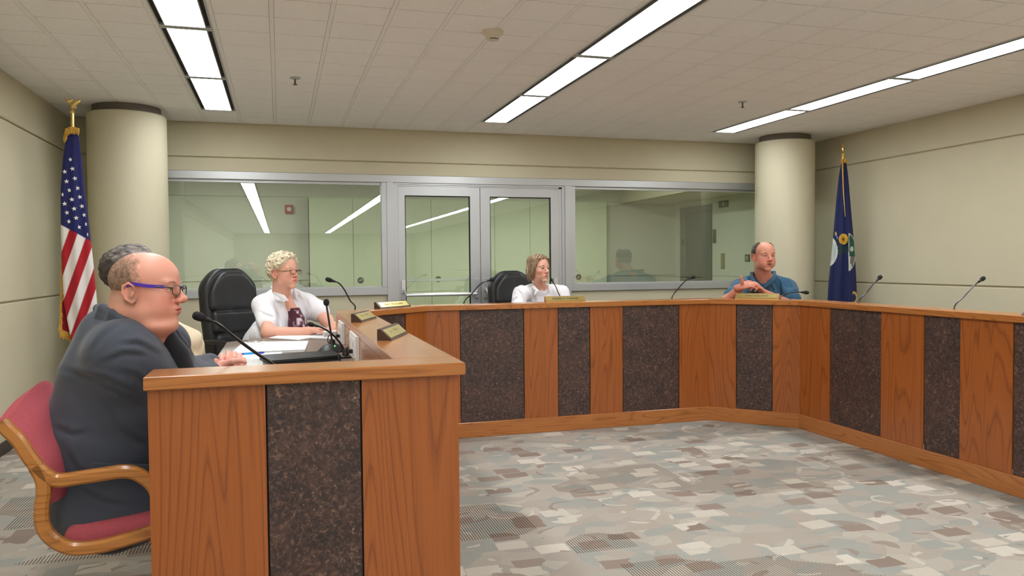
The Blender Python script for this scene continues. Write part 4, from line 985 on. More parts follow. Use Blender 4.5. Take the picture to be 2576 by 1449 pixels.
# bentwood armchair of the man in the suit
TH = math.radians(1); FD = np.array([math.cos(TH), math.sin(TH), 0]); SD = np.array([-math.sin(TH), math.cos(TH), 0])
A0 = at(108, 1195, 2.66)
def onside(px, py, off=0.0):
    v = ray(px, py); nrm = SD; P0 = A0; t = ((P0-[0, 0, CAMZ])@nrm)/(v@nrm); return v*t+np.array([0, 0, CAMZ])
armp = [onside(*p) for p in [(2, 1061), (20, 1081), (47, 1108), (74, 1149), (98, 1179), (125, 1201), (152, 1208), (202, 1201), (256, 1193), (304, 1186), (337, 1189), (364, 1203), (385, 1222), (398, 1250), (405, 1290), (402, 1322)]]
legp = [onside(*p) for p in [(90, 1172), (107, 1205), (110, 1240), (106, 1270), (105, 1297), (108, 1321), (121, 1345), (145, 1365), (179, 1378), (219, 1378), (270, 1370), (337, 1351), (402, 1330)]]
base0 = (np.mean(legp, axis=0)+.29*SD); base0[2] = PZ
ch = empty('bentwood_armchair', tuple(base0), 0, 'bentwood armchair with rose upholstery under the man in the dark suit', 'chair')
WID = .56
for k in (0, 1):
    off = SD*WID*k-base0
    MB().sweep([p+off for p in spline(armp, 5)], SD, .034, .040, .008).build('arm_frame', M_wf, ch, smooth=True)
    MB().sweep([p+off for p in spline(legp, 5)], SD, .034, .040, .008).build('seat_frame', M_wf, ch, smooth=True)
bp = [armp[0], armp[1], armp[2], armp[3], armp[4], legp[2], legp[3]]
V = []; F = []; nn = 15; prof = spline(bp, 4); m_ = len(prof)
for i, p in enumerate(prof):
    t_ = prof[min(i+1, m_-1)]-prof[max(i-1, 0)]; t_ /= np.linalg.norm(t_); nr = np.cross(t_, SD); nr /= np.linalg.norm(nr)
    if nr@FD < 0: nr = -nr
    for j in range(nn):
        s_ = j/(nn-1); bow = math.sin(math.pi*s_); V.append(p+SD*(.012+(WID-.024)*s_)+nr*(.016+.030*bow**.5)+np.array([0, 0, .05*bow*(1-i/m_)])-base0)
n1 = len(V)
for i, p in enumerate(prof):
    for j in range(nn):
        s_ = j/(nn-1); bow = math.sin(math.pi*s_); V.append(p+SD*(.012+(WID-.024)*s_)+nr*(-.012)+np.array([0, 0, .04*bow*(1-i/m_)-.004])-base0)
for b_, fl in ((0, 0), (n1, 1)):
    for i in range(m_-1):
        for j in range(nn-1):
            q = (b_+i*nn+j, b_+i*nn+j+1, b_+(i+1)*nn+j+1, b_+(i+1)*nn+j); F.append(q if fl else q[::-1])
for j in range(nn-1): F.append((j, j+1, n1+j+1, n1+j)); F.append((n1+(m_-1)*nn+j, n1+(m_-1)*nn+j+1, (m_-1)*nn+j+1, (m_-1)*nn+j))
for i in range(m_-1): F.append((n1+i*nn, n1+(i+1)*nn, (i+1)*nn, i*nn)); F.append((i*nn+nn-1, (i+1)*nn+nn-1, n1+(i+1)*nn+nn-1, n1+i*nn+nn-1))
MB().add(V, F).build('backrest', M_pink, ch, smooth=True)
seatc = np.mean(legp[7:], axis=0)+SD*WID/2+FD*.09
S = SDF(); S.k = .03; S.frame(seatc+np.array([0, 0, .02]), np.stack([FD, SD, np.array([0, 0, 1.])], 1)@ry(-.06)); S.box((0, 0, -.02), (.22, WID/2-.06, .045), .04)
P, Q = S.mesh(.01); np_obj('seat', P, Q, M_pink, ch)
sc_ = seatc-base0+FD*.16
MB().lathe([(.001, .06), (.03, .06), (.03, sc_[2]-.06), (.09, sc_[2]-.04), (.09, sc_[2]-.02), (.001, sc_[2]-.02)], 20, (sc_[0], sc_[1], 0)).build('pedestal', M_black, ch, smooth=True)
for k in range(5):
    a = k*2*math.pi/5+.9; d = np.array([math.cos(a), math.sin(a), 0]); c = np.array([sc_[0], sc_[1], 0])
    lg = MB().tube([c+d*.02+[0, 0, .09], c+d*.27+[0, 0, .075]], [.026, .018], 10).build('base_leg', M_wf, ch, smooth=True)
    MB().tube([c+d*.27+[-.012*d[1], .012*d[0], .027], c+d*.27+[.012*d[1], -.012*d[0], .027]], .027, 14).build('caster', M_black, lg)
ch2 = copy_tree(ch); ch2.location = (base0[0]+.03, base0[1]+1.05, PZ); tag(ch2, 'bentwood armchair under the dark-haired person in tan, hidden behind the suit', 'chair', 'bentwood armchairs'); ch['group'] = 'bentwood armchairs'
# ------------------------------------------------------------------ flags
def pole(e, h, r=.013):
    MB().lathe([(.14, 0), (.14, .02), (.11, .05), (.05, .07), (.02, .1), (.001, .1)], 32).build('stand', M_gold, e, smooth=True)
    MB().tube([(0, 0, .05), (0, 0, h)], r, 16).build('pole', plain('pole_wood', (120, 84, 50), .4), e, smooth=True)
def drape(e, rows, colf, name, seed, folds=3, depth=.35, bottom=None, ridge=.12, ns=110, nz=420):
    """rows: (z, left, right) outline of the hanging cloth, in metres from the pole, along the camera-facing axis"""
    zs = np.linspace(rows[0][0], rows[-1][0], nz); R_ = np.array(rows); l = np.interp(-zs, -R_[:, 0], R_[:, 1]); r = np.interp(-zs, -R_[:, 0], R_[:, 2])
    th = np.linspace(0, 2*np.pi, ns, endpoint=False); c, s_ = np.cos(th), np.sin(th); V = []
    mid, hw = (l+r)/2, (r-l)/2
    g = np.clip((rows[0][0]-zs)/(rows[0][0]-rows[-1][0]), 0, 1)
    A = mid[:, None]+hw[:, None]*c[None]*(1+.0*s_[None]); 
    rip = ridge*np.sin(folds*np.pi*c[None]+1.2*g[:, None]*np.pi+seed)*g[:, None]**.5
    B = -hw[:, None]*(depth*s_[None]*(1+0*A))-np.sign(s_)[None]*hw[:, None]*rip*np.abs(s_[None])**.6
    return A, B, np.repeat(zs[:, None], ns, 1), s_
def cloth_mesh(name, e, A, B, Z_, ax, ay, col, mat=M_flag):
    nz, ns = A.shape; P = np.stack([ax[0]*A+ay[0]*B, ax[1]*A+ay[1]*B, Z_], -1).reshape(-1, 3); i = np.arange(nz-1)[:, None]*ns; j = np.arange(ns)[None]; j2 = (np.arange(ns)+1) % ns
    Q = np.stack([i+j, i+ns+j, i+ns+j2[None], i+j2[None]], -1).reshape(-1, 4)
    return np_obj(name, P, Q, mat, e, col.reshape(-1, 3), origin=(0, 0, 0))
# US flag between left wall and column
FB = at(193, 700, 6.45); e = empty('us_flag', (FB[0], FB[1], PZ), 0, 'stars and stripes flag hanging on a pole between left wall and column', 'flag')
cc = project((FB[0], FB[1], 1.5))[2]; K = cc/FPX
v = ray(193, 600); ay = np.array([v[0], v[1]])/np.hypot(v[0], v[1]); ax = np.array([ay[1], -ay[0]])
def zpx(y): return at(193, y, 6.45)[2]-PZ
rows = [(zpx(y), (l-193)*K, (r-193)*K) for y, l, r in ((322, 181, 206), (340, 179, 206), (400, 170, 211), (480, 163, 216), (570, 161, 224), (660, 161, 231), (760, 163, 237), (850, 176, 240), (905, 182, 244), (1010, 186, 252), (1075, 190, 256))]
pole(e, zpx(320)); A, B, Zz, s_ = drape(e, rows, None, 'cloth', .4, 2.2, .38, ridge=.15, ns=160, nz=520)
ypx = np.interp(-Zz, [-zpx(y) for y in range(300, 1100, 10)], list(range(300, 1100, 10))); xpx = 193+A/K
xz = (xpx-150)*4.26; yz = (ypx-560)*4.26; ph = (yz+3.0*xz-460)/268
blue, red, white = L3((38, 40, 92)), L3((168, 32, 42)), L3((226, 218, 214))
tri = np.abs(((ph+.5) % 2)-1)-.5; wgt = np.clip(.5-tri*14, 0, 1)[..., None]; wgt = np.where((ph < 0)[..., None], np.clip(.5+ph*14, 0, 1)[..., None], wgt); colr = white*(1-wgt)+red*wgt
cw = np.clip((566+(xpx-161)*.62-ypx)*.8+.5, 0, 1)[..., None]; colr = colr*(1-cw)+blue*cw
cl = cloth_mesh('cloth', e, A, B, Zz, ax, -ay*-1, colr)
def surfB(xp, yp):
    i = int(np.clip(np.searchsorted(-Zz[:, 0], -zpx(yp)), 0, Zz.shape[0]-1)); a = (xp-193)*K; fr_ = np.where(B[i] < np.median(B[i]))[0]; return B[i][fr_][np.argmin(abs(A[i][fr_]-a))]
for (xp, yp, ro, wd) in ((186, 403, .2, .8), (190, 426, .2, 1), (173, 434, .2, .95), (195, 450, .2, 1), (176.5, 458, .1, 1), (200, 474, .2, 1), (182, 480, .1, .85), (167, 491, 0, .5), (204.5, 496, .2, 1.0), (187, 503, .1, 1), (171, 514, .1, 1), (208.5, 519, .2, .95), (191.5, 526, .1, 1), (175.5, 536, .1, .9), (213, 541, .2, .8), (195.5, 549, .1, 1), (179.5, 558, .1, .9), (216.5, 564, .2, .5), (201, 572, .1, .95), (219.5, 590, .2, .35)):
    bb_ = surfB(xp, yp)-.004; a0 = (xp-193)*K; z0 = zpx(yp); rr = 6.2*K; pts = []
    for k in range(10):
        an = math.pi/2+ro+k*math.pi/5; rad = rr if k % 2 == 0 else rr*.40; a = a0+rad*math.cos(an)*wd; pts.append((ax[0]*a+ay[0]*bb_, ax[1]*a+ay[1]*bb_, z0+rad*math.sin(an)))
    MB().add(pts+[(ax[0]*a0+ay[0]*bb_, ax[1]*a0+ay[1]*bb_, z0)], [(k, (k+1) % 10, 10) for k in range(10)]).build('star', plain('star_white', (232, 228, 222), .8), cl)
def fringe(e, pts, ln, seed=1):
    m = MB(); rnd = random.Random(seed); P = spline(pts, 14)
    for p in P:
        for k in range(2):
            q = p+np.array([rnd.uniform(-.006, .006), rnd.uniform(-.004, .004), 0]); d = np.array([rnd.uniform(-.010, .006), rnd.uniform(-.006, .006), -ln*rnd.uniform(.7, 1.1)]); m.tube([q, q+d*.5+[.002, 0, 0], q+d], [.0042, .0045, .0015], 5)
    o_ = m.build('fringe', M_fringe, e); o_['kind'] = 'stuff'; return o_
def fpt(x, y, back=0.0): a = (x-193)*K; return np.array([ax[0]*a+ay[0]*back, ax[1]*a+ay[1]*back, zpx(y)])
fringe(e, [fpt(178, 328, -.04), fpt(190, 322, -.045), fpt(206, 324, -.04)], .05, 2)
fringe(e, [fpt(177, 333, -.02), fpt(176, 345, -.02)], .05, 3)
V = [fpt(x, y, b_) for x, y, b_ in ((165, 660, .03), (178, 660, .05), (160, 760, .02), (178, 770, .05), (157, 828, .02), (176, 838, .05))]
np_obj('hoist_edge', np.array(V), np.array([(0, 2, 3, 1), (2, 4, 5, 3)]), M_flag, e, np.tile(L3((150, 30, 40)), (6, 1)), origin=(0, 0, 0))
fringe(e, [fpt(163, 640, .025), fpt(160, 720, .018), fpt(155, 800, .018), (fpt(154, 830, .018))], .035, 4); fringe(e, [fpt(154, 828, .018), fpt(164, 834, .03), fpt(176, 840, .045)], .055, 5)
MB().tube([(0, 0, zpx(323)), (0, 0, zpx(284))], .012, 16).build('ferrule', M_gold, e, smooth=True); MB().lathe([(.001, 0), (.018, .002), (.020, .012), (.010, .022), (.008, .04), (.001, .042)], 20, (0, 0, zpx(286))).build('finial_base', M_gold, e, smooth=True)
S = SDF(); S.k = .008; z0 = zpx(274); S.frame((0, 0, z0), np.stack([np.append(ax, 0), np.append(ay, 0), np.array([0, 0, 1.])], 1))
S.ell((.006, 0, .030), (.014, .014, .026), rot=ry(.35)); S.ell((-.004, 0, .060), (.009, .009, .010)); S.cap((-.008, 0, .062), (-.022, 0, .058), .005, .002); S.cap((.0, 0, .005), (.0, 0, .03), .009)
for q in ((.004, .012), (.03, -.004)):
    pass
S.chain([(.012, -.004, .034), (.032, -.004, .052), (.052, -.004, .068)], [.012, .011, .004]); S.chain([(.018, -.004, .030), (.040, -.004, .052), (.058, -.004, .076)], [.009, .008, .002])
S.chain([(-.006, .006, .040), (-.026, .006, .055), (-.048, .006, .078)], [.010, .009, .003]); S.chain([(.016, 0, .015), (.022, 0, .0)], [.008, .004])
P, Q = S.mesh(.003); np_obj('eagle_finial', P, Q, M_gold, e, origin=(0, 0, 0))
# state flag by the right wall
FB = at(2119, 700, 6.69); e = empty('state_flag', (FB[0], FB[1], PZ), 0, 'dark blue flag with a sunflower and seal, furled on a pole by the right wall', 'flag')
cc = project((FB[0], FB[1], 1.5))[2]; K = cc/FPX; v = ray(2119, 600); ay = np.array([v[0], v[1]])/np.hypot(v[0], v[1]); ax = np.array([ay[1], -ay[0]])
def zpx(y): return at(2119, y, 6.69)[2]-PZ
rows = [(zpx(y), (l-2119)*K, (r-2119)*K) for y, l, r in ((404, 2116, 2126), (440, 2110, 2131), (500, 2104, 2136), (580, 2098, 2143), (660, 2091, 2149), (720, 2086, 2152), (780, 2083, 2154), (900, 2080, 2156), (980, 2080, 2156))]
pole(e, zpx(405)); A, B, Zz, s_ = drape(e, rows, None, 'cloth', 1.3, 2.6, .45, ridge=.22, ns=140, nz=420)
ypx = np.interp(-Zz, [-zpx(y) for y in range(380, 1000, 10)], list(range(380, 1000, 10))); xpx = 2119+A/K
X_ = (xpx-2060)*6.583; Y_ = (ypx-560)*6.587
colr = np.tile(L3((36, 42, 84)), A.shape+(1,)).astype(float)
def put(mask, rgb): colr[mask] = L3(rgb)
front = np.repeat((s_ > 0)[None], A.shape[0], 0)
front = B < np.median(B, axis=1, keepdims=True)
dl = np.hypot((X_-150)/165, (Y_-470)/262); put(front & (X_ < 330) & (dl < 1.0) & (Y_ > 210) & (Y_ < 750-.55*(X_-190)), (206, 206, 192)); put(front & (dl < .80) & (X_ < 300) & (Y_ > 300) & (Y_ < 640), (178, 190, 192))
put(front & (X_ > 325) & (X_ < 500) & (Y_ > 380) & (Y_ < 520+30*np.sin(X_/25)), (34, 56, 62))
dr = np.hypot((X_-470)/125, (Y_-490)/315); put(front & (X_ > 480) & (dr < 1.0), (190, 186, 176)); put(front & (X_ > 490) & (dr < .93) & (Y_ < 560), (38, 88, 70)); put(front & (X_ > 505) & (dr < .88) & (Y_ > 560) & (Y_ < 690), (120, 112, 104)); put(front & (X_ > 530) & (dr < .93) & (Y_ > 690), (40, 96, 72)); put(front & (np.hypot((X_-530)/26, (Y_-440)/44) < 1), (200, 200, 190))
put(front & (np.hypot((X_-285)/14, (Y_-185)/30) < 1), (200, 180, 80)); put(front & (abs(X_-300-(Y_-230)*.3) < 9) & (Y_ > 200) & (Y_ < 270), (120, 150, 190))
put(front & (abs(np.hypot((X_-565)/42, (Y_-1240)/85)-1) < .22) & (X_ > 545), (206, 168, 84))
cl = cloth_mesh('cloth', e, A, B, Zz, ax, ay, colr)
i = int(np.searchsorted(-Zz[:, 0], -zpx(602))); fr_ = np.where(B[i] < np.median(B[i]))[0]; a0 = (2121-2119)*K; bs = B[i][fr_][np.argmin(abs(A[i][fr_]-a0))]
sf = MB(); rr = 14.5*K
for lay, (r0, off) in enumerate(((rr, 0), (rr*.85, .16))):
    for k in range(18):
        an = off+k*2*math.pi/18; d = np.array([math.cos(an)*.82, math.sin(an)]); t = np.array([-d[1], d[0]]); pts = []
        for q, wd in ((.25, .05), (.6, .19), (.85, .14), (1, 0), (.85, -.14), (.6, -.19), (.25, -.05)):
            a, z = a0+(d[0]*q+t[0]*wd)*r0, zpx(602)+(d[1]*q+t[1]*wd)*r0; b2 = bs-.010-.003*lay; pts.append((ax[0]*a+ay[0]*b2, ax[1]*a+ay[1]*b2, z))
        sf.add(pts, [tuple(range(7))])
sf.build('sunflower', plain('sunflower_yellow', (206, 160, 40), .8, var=.2, scale=60), cl)
b2 = bs-.016; MB().ball((ax[0]*a0+ay[0]*b2, ax[1]*a0+ay[1]*b2, zpx(602)), (.014, .006, .016)).build('sunflower_centre', plain('sunflower_brown', (92, 58, 44), .9), cl)
def fpt(x, y, back=0.0): a = (x-2119)*K; return np.array([ax[0]*a+ay[0]*back, ax[1]*a+ay[1]*back, zpx(y)])
fringe(e, [fpt(2115, 402, -.03), fpt(2121, 400, -.035), fpt(2127, 404, -.03)], .035, 6); 
MB().tube(spline([fpt(2118, 408, -.03), fpt(2119, 440, -.05), fpt(2121, 490, -.07), fpt(2125, 546, -.085)], 10), [.009-.0002*i for i in range(31)], 8).build('gold_hem', M_fringe, e, smooth=True)
MB().tube([(0, 0, zpx(405)), (0, 0, zpx(396))], .014, 14).build('ferrule', M_gold, e, smooth=True)
MB().lathe([(.001, 0), (.014, 0), (.016, .03), (.020, .045), (.010, .055), (.012, .065), (.017, .085), (.010, .115), (.001, .150)], 18, (0, 0, zpx(397))).build('spear_finial', M_gold, e, smooth=True)
# ------------------------------------------------------------------ people
def legs(root, hipc, fwd_, col, shoe=(24, 22, 22), knee=.43, w=.10, r=.085, kz=None, foot=.08):
    f = np.array([fwd_[0], fwd_[1], 0.]); f /= np.linalg.norm(f); l = np.array([-f[1], f[0], 0.]); hipc = np.asarray(hipc, float); S = SDF(); S.k = .04; fl = PZ
    for s in (-1, 1):
        h_ = hipc+l*s*w*.8; k_ = hipc+f*knee+l*s*w*1.1; k_[2] = fl+.50; a_ = k_+f*foot*.4; a_[2] = fl+.09
        S.cap(h_, k_, r*1.05, r*.78); S.cap(k_, a_, r*.74, r*.58)
        sh = SDF(); sh.k = .02; sh.ell(a_+f*.06+[0, 0, -.045], (.13, .046, .040), rot=rotm(f)); sh.ell(a_+[0, 0, -.01], (.05, .042, .05), rot=rotm(f)); P, Q = sh.mesh(.012); P[:, 2] = np.maximum(P[:, 2], fl+.001); np_obj('shoe', P, Q, M_cloth, root, np.tile(L3(shoe), (len(P), 1)))
    S.ell(hipc, (.15, .19, .12), rot=rotm(f)); cloth_obj('trousers', root, S, .014, col)
def person(loc, label): return empty('person', (loc[0], loc[1], PZ), 0, label, 'person')
# ---- man in the dark suit
hip = at(262, 1262, 2.93); pr = person(hip, 'balding man in dark grey suit and purple glasses, hands clasped on the desk')
HO = at(367, 736, 2.86); HS = 1.0; HR = rotm((.95, -.27, -.03), (0.03, 0.05, 1)); fA = dict(jaw=.020, ear=1.0, lx=1.075, wy=1.03, earx=-.010, nose=-.001)
B = SDF(); head_prims(B, HO, HR, HS, fA); B.frame(); B.k = .04
nb = at(312, 862, 2.94)
B.cap(HO+HR@np.array([-.045, 0, -.05])*HS, nb, .072, .094, .018); B.cap(HO+HR@np.array([.02, 0, -.10])*HS, at(352, 872, 2.93), .060, .07, .03)
B.cap(nb, at(300, 960, 2.94), .085, .11); 
shR, elR, wrR = at(312, 892, 2.785), at(392, 985, 2.92), at(540, 935, 3.50); shL, elL, wrL = at(415, 866, 3.12), at(462, 935, 3.40), at(538, 916, 3.60)
B.chain([shR, elR, wrR], [.05, .04, .03]); B.chain([shL, elL, wrL], [.05, .04, .03])
# clasped hands: the right hand as a closed fist, the fingers of the left laid over it
B.k = .010; hc = at(573, 912, 3.57)
hand(B, at(545, 930, 3.54), np.array([.9, .30, -.05]), np.array([.3, -.8, -.35]), -1, (1.15, 1.2, 1.2, 1.2), 1.0, .2)
def fchain(pts, r, k=.004): B.chain([at(*p) for p in pts], r, k)
fchain([(556, 906, 3.63), (558, 895, 3.60), (557, 905, 3.555), (558, 919, 3.545)], [.0105, .0115, .0105, .0095])
fchain([(572, 900, 3.65), (574, 888, 3.61), (573, 902, 3.560), (571, 920, 3.55)], [.0105, .0118, .0108, .0098])
fchain([(589, 902, 3.65), (590, 890, 3.61), (588, 902, 3.560), (582, 914, 3.54)], [.0105, .0118, .0108, .0095])
fchain([(603, 906, 3.65), (603, 894, 3.61), (603, 905, 3.570), (600, 917, 3.55)], [.0098, .0108, .0098, .0088])
fchain([(612, 912, 3.62), (613, 905, 3.59), (614, 915, 3.56), (612, 928, 3.55)], [.0095, .0102, .0095, .009])
fchain([(545, 922, 3.55), (538, 914, 3.55), (531, 902, 3.555), (526, 897, 3.56)], [.014, .0125, .0115, .009])
fchain([(548, 918, 3.53), (543, 908, 3.53), (536, 915, 3.53)], [.012, .011, .010]); B.ell(at(575, 924, 3.60), (.055, .035, .04), .02)
P, Q = B.mesh(.0036, clip=(np.array([-9, 0, .80]), np.array([9, 9, 9])))
def exA(q, blend, c):
    g = np.clip((.020-q[:, 0]+.10*np.clip(q[:, 2]-.02, 0, 1)*0)*60, 0, 1)*np.clip((q[:, 2]+.055)*40, 0, 1)*np.clip((.135-.9*np.maximum(q[:, 0]+.06, 0)-q[:, 2])*30, 0, 1)*((np.abs(q[:, 1]) < .084)); blend(g, L3((150, 118, 98)), .55)
colA = head_color(P, HO, HR, HS, (215, 152, 131), (184, 104, 94), (.42, .25), exA, fA)
hm = (np.linalg.norm(P-hc, axis=1) < .16); colA[hm] = L3((222, 160, 142)); np_obj('body', P, Q, M_skin, pr, colA)
for px, py, Y_ in ((558, 918, 3.535), (582.5, 912, 3.530), (600, 916, 3.54)):
    MB().ball(tuple(at(px, py, Y_)), (.0062, .004, .0075), 10, 7).build('fingernail', plain('nail', (240, 196, 182), .3), pr, smooth=True).matrix_local = rel(pr)
face_extras(pr, HO, HR, HS, (176, 132, 108), (84, 96, 104), .0026, .0008, fA)
glasses(pr, HO, HR, HS, plain('gunmetal_rim', (70, 62, 66), .3, metal=.6), plain('purple_temple', (74, 38, 160), .35), .0235, .0165, .119, .0016, .010, .081, -.012, 7.0)
def regA(q):
    return np.minimum(np.minimum(.022-q[:, 0]-.10*np.maximum(q[:, 2]-.02, 0), q[:, 2]+.060), .175-.62*np.maximum(q[:, 0]+.10, 0)-q[:, 2])
def hairA(q, c):
    g = np.clip(regA(q)/.045, 0, 1)**.8*np.clip((q[:, 2]+.062)/.03, 0, 1); g = np.clip(g*(.95+.4*vnoise(q, 150, 4)), 0, 1)[:, None]; sk = L3((210, 150, 129))
    dark = L3((112, 92, 76))*(1+.5*np.clip(vnoise(q, 330, 7), -.6, 1)[:, None])*(.9+.35*np.clip(q[:, 2:3]/.1, 0, 1)); return sk*(1-g*.92)+dark*g*.92
hair_shell('cropped_hair', pr, HO, HR, HS, .0034, (118, 98, 80), lambda q: np.minimum(regA(q), np.hypot(q[:, 0]+.010, q[:, 2]+.006)-.030), .0008, lambda q: .0007*vnoise(q, 300, 3), None, hairA, (1.075, 1.03, 1))
# suit
J = SDF(); J.k = .05
J.cap(at(270, 834, 2.94), at(300, 890, 2.93), .082, .148); J.cap(at(310, 880, 2.93), at(300, 940, 2.93), .120, .168); J.cap(at(300, 930, 2.95), at(268, 1090, 2.95), .172, .192); J.cap(at(268, 1090, 2.95), at(268, 1250, 2.95), .190, .185)
J.cap(at(312, 868, 2.87), shR, .066, .076, .09); J.cap(at(345, 872, 3.02), shL, .066, .080); J.cap(shR, at(330, 1000, 2.86), .082, .11, .08)
J.cap(shR, elR, .076, .070, .08); J.cap(elR, at(530, 937, 3.47), .066, .046, .04); J.cap(shL, elL, .080, .062, .04); J.cap(elL, at(528, 915, 3.57), .058, .044, .03)
J.cap(at(235, 1280, 2.90), at(340, 1275, 2.90), .105, .12, .05); J.cap(at(172, 1275, 2.93), at(225, 1318, 2.82), .045, .040, .05); J.cap(at(225, 1322, 2.80), at(380, 1305, 2.84), .040, .045, .05)
J.frame(); nk = HO+HR@np.array([-.02, 0, -.02])
J.cap(at(335, 750, 2.90), at(338, 800, 2.91), .092, .084, .010, True); J.cap(at(395, 790, 2.90), at(425, 905, 2.96), .080, .045, .015, True)
def foldA(P):
    q = P-shR; d1 = np.sin((q[:, 2]*.8+q[:, 0]*.55)*70+3*vnoise(P, 7, 1))*np.exp(-((np.linalg.norm(P-(shR*.55+elR*.45)-np.array([0, -.02, 0]), axis=1))/.10)**2)
    d2 = np.sin((q[:, 2]+.5*q[:, 0])*48+4*vnoise(P, 5, 2))*np.exp(-((P[:, 2]-.86)/.10)**2)*.7
    d3 = np.sin((q[:, 2]-.8*q[:, 0])*60+4*vnoise(P, 6, 6))*np.exp(-((np.linalg.norm(P-elL, axis=1))/.09)**2)*.6
    return -.0050*d1-.0022*d2-.003*d3+.005*vnoise(P, 8, 9)+.0022*vnoise(P, 19, 10)+creases(P, [[(303, 868), (345, 865), (400, 892)], [(258, 914), (314, 890), (375, 896)], [.7, (232, 885), (258, 848), (306, 812)], [(158, 930), (205, 945), (262, 955), (330, 985)], [.8, (232, 960), (290, 985), (345, 1020)], [.8, (140, 1075), (185, 1095), (220, 1085)], [.6, (160, 1120), (190, 1180), (240, 1205)], [.6, (260, 1010), (300, 1080), (372, 1125)], [.7, (200, 1230), (250, 1260), (330, 1275)], [.6, (300, 935), (340, 945), (380, 975)]], .0085, 7.5, 2.93)
jo = cloth_obj('suit_jacket', pr, J, .0065, (66, 70, 80), foldA)
# collar, lapels, pocket flap
def slab(name, pts, th, col, root_, sub=3):
    V = [np.array(p) for p in pts]; n = len(V); c = np.mean(V, axis=0); nr = np.cross(V[1]-V[0], V[2]-V[0]); nr /= np.linalg.norm(nr)
    m = MB().add([p+nr*th/2 for p in V]+[p-nr*th/2 for p in V], [tuple(range(n)), tuple(range(n, 2*n))[::-1]]+[(i, n+i, n+(i+1) % n, (i+1) % n) for i in range(n)])
    o_ = m.build(name, plain('cloth_%d_%d_%d' % col, col, .85, spec=.2), root_); o_.matrix_local = rel(root_); return o_
C_ = SDF(); C_.k = .012; cpts = [at(246, 776, 2.95), at(258, 775, 2.87), at(285, 790, 2.82), at(316, 812, 2.80), at(350, 842, 2.80), at(385, 878, 2.83)]
C_.chain(cpts, [.012, .014, .015, .016, .016, .012]); C_.chain([p+np.array([-.006, .004, -.022]) for p in cpts], [.012, .015, .016, .016, .016, .012]); C_.chain([p+np.array([-.010, .012, -.042]) for p in cpts], [.014, .018, .02, .02, .02, .012]); C_.chain([at(246, 776, 2.95), at(268, 776, 3.02), at(335, 804, 3.06), at(405, 850, 3.06)], [.014, .014, .014, .012])
cloth_obj('jacket_collar', pr, C_, .006, (66, 70, 80))
T_ = SDF(); T_.k = .02; T_.chain([at(405, 850, 2.93), at(430, 900, 2.97), at(450, 960, 3.0)], [.05, .06, .07]); cloth_obj('dark_shirt', pr, T_, .008, (30, 31, 35))
LP = SDF(); LP.k = .012
LP.chain([at(440, 838, 3.02), at(455, 870, 3.03), at(470, 915, 3.05), at(480, 950, 3.06)], [.018, .024, .022, .014]); LP.chain([at(392, 880, 2.85), at(420, 915, 2.89), at(445, 950, 2.95)], [.016, .022, .014]); cloth_obj('lapels', pr, LP, .006, (62, 66, 76))
fl = SDF(); fl.k = .004; a, b2 = at(236, 1168, 2.742), at(372, 1172, 2.80); fl.chain([a, b2], [.006, .006]); fl.chain([a+[0, 0, -.02], b2+[0, 0, -.024]], [.006, .006]); fl.chain([a+[0, 0, -.010], b2+[0, 0, -.012]], [.006, .006]); cloth_obj('pocket_flap', pr, fl, .004, (58, 62, 71))
legs(pr, at(275, 1295, 2.95), (.94, .34), (40, 42, 50), knee=.46)
# ---- dark-haired person behind him
HO = at(332, 703, 3.78); HR = rotm((.97, .24, -.02)); HS = 1.04; hip = np.array([-.66, 3.97, .68])
pr = person(hip, 'dark-haired person in tan jacket, mostly hidden behind the man in the suit')
B = SDF(); head_prims(B, HO, HR, HS, dict(jaw=.006)); B.frame(); B.k = .04; nb = HO+np.array([-.06, 0, -.22]); ch_ = np.array([-.62, 3.92, 1.0])
B.cap(HO+np.array([-.03, 0, -.07]), nb, .06, .068); B.cap(nb, ch_, .07, .11); el, wr = at(440, 905, 4.02), at(505, 918, 4.22); B.chain([np.array([-.6, 4.1, 1.10]), el, wr], [.05, .04, .03]); hand(B, wr, (.9, .3, -.05), (0, 0, -1), 1, (.25,)*4)
el2, wr2 = at(400, 905, 3.75), at(470, 925, 3.95); B.chain([np.array([-.62, 3.72, 1.10]), el2, wr2], [.05, .04, .03]); hand(B, wr2, (.9, .3, -.05), (0, 0, -1), -1, (.25,)*4)
P, Q = B.mesh(.006, clip=(np.array([-9, 0, .80]), np.array([9, 9, 9]))); np_obj('body', P, Q, M_skin, pr, head_color(P, HO, HR, HS, (214, 160, 134), (180, 100, 92), (.3, .1)))
face_extras(pr, HO, HR, HS, (60, 50, 44))
hair_shell('short_dark_hair', pr, HO, HR, HS, .0045, (62, 54, 50), lambda q: np.minimum(np.minimum(.045+.5*np.maximum(q[:, 2]-.05, 0)-q[:, 0], q[:, 2]+.075+.0*q[:, 0]), np.maximum(q[:, 2]-.015, -.005-q[:, 0])+.02), .014, lambda q: .005*vnoise(q*np.array([.5, 1, 1]), 48, 3)+.0025*vnoise(q*np.array([.3, 1, 1]), 190, 5), None, lambda q, c: (lambda g: c*(1-g)+L3((150, 140, 132))*g)(np.clip(.35+.9*vnoise(q*np.array([.25, 1, 1]), 170, 8)[:, None], 0, 1)*np.clip((q[:, 2:3]-.06)*16, 0, .85)))
J = SDF(); J.k = .06; J.cap(nb+[0, 0, -.03], ch_, .10, .165); J.cap(ch_, hip, .165, .17); J.cap(nb+[0, .05, -.06], np.array([-.6, 4.1, 1.10]), .07, .08); J.cap(nb+[0, -.05, -.06], np.array([-.62, 3.72, 1.10]), .07, .08)
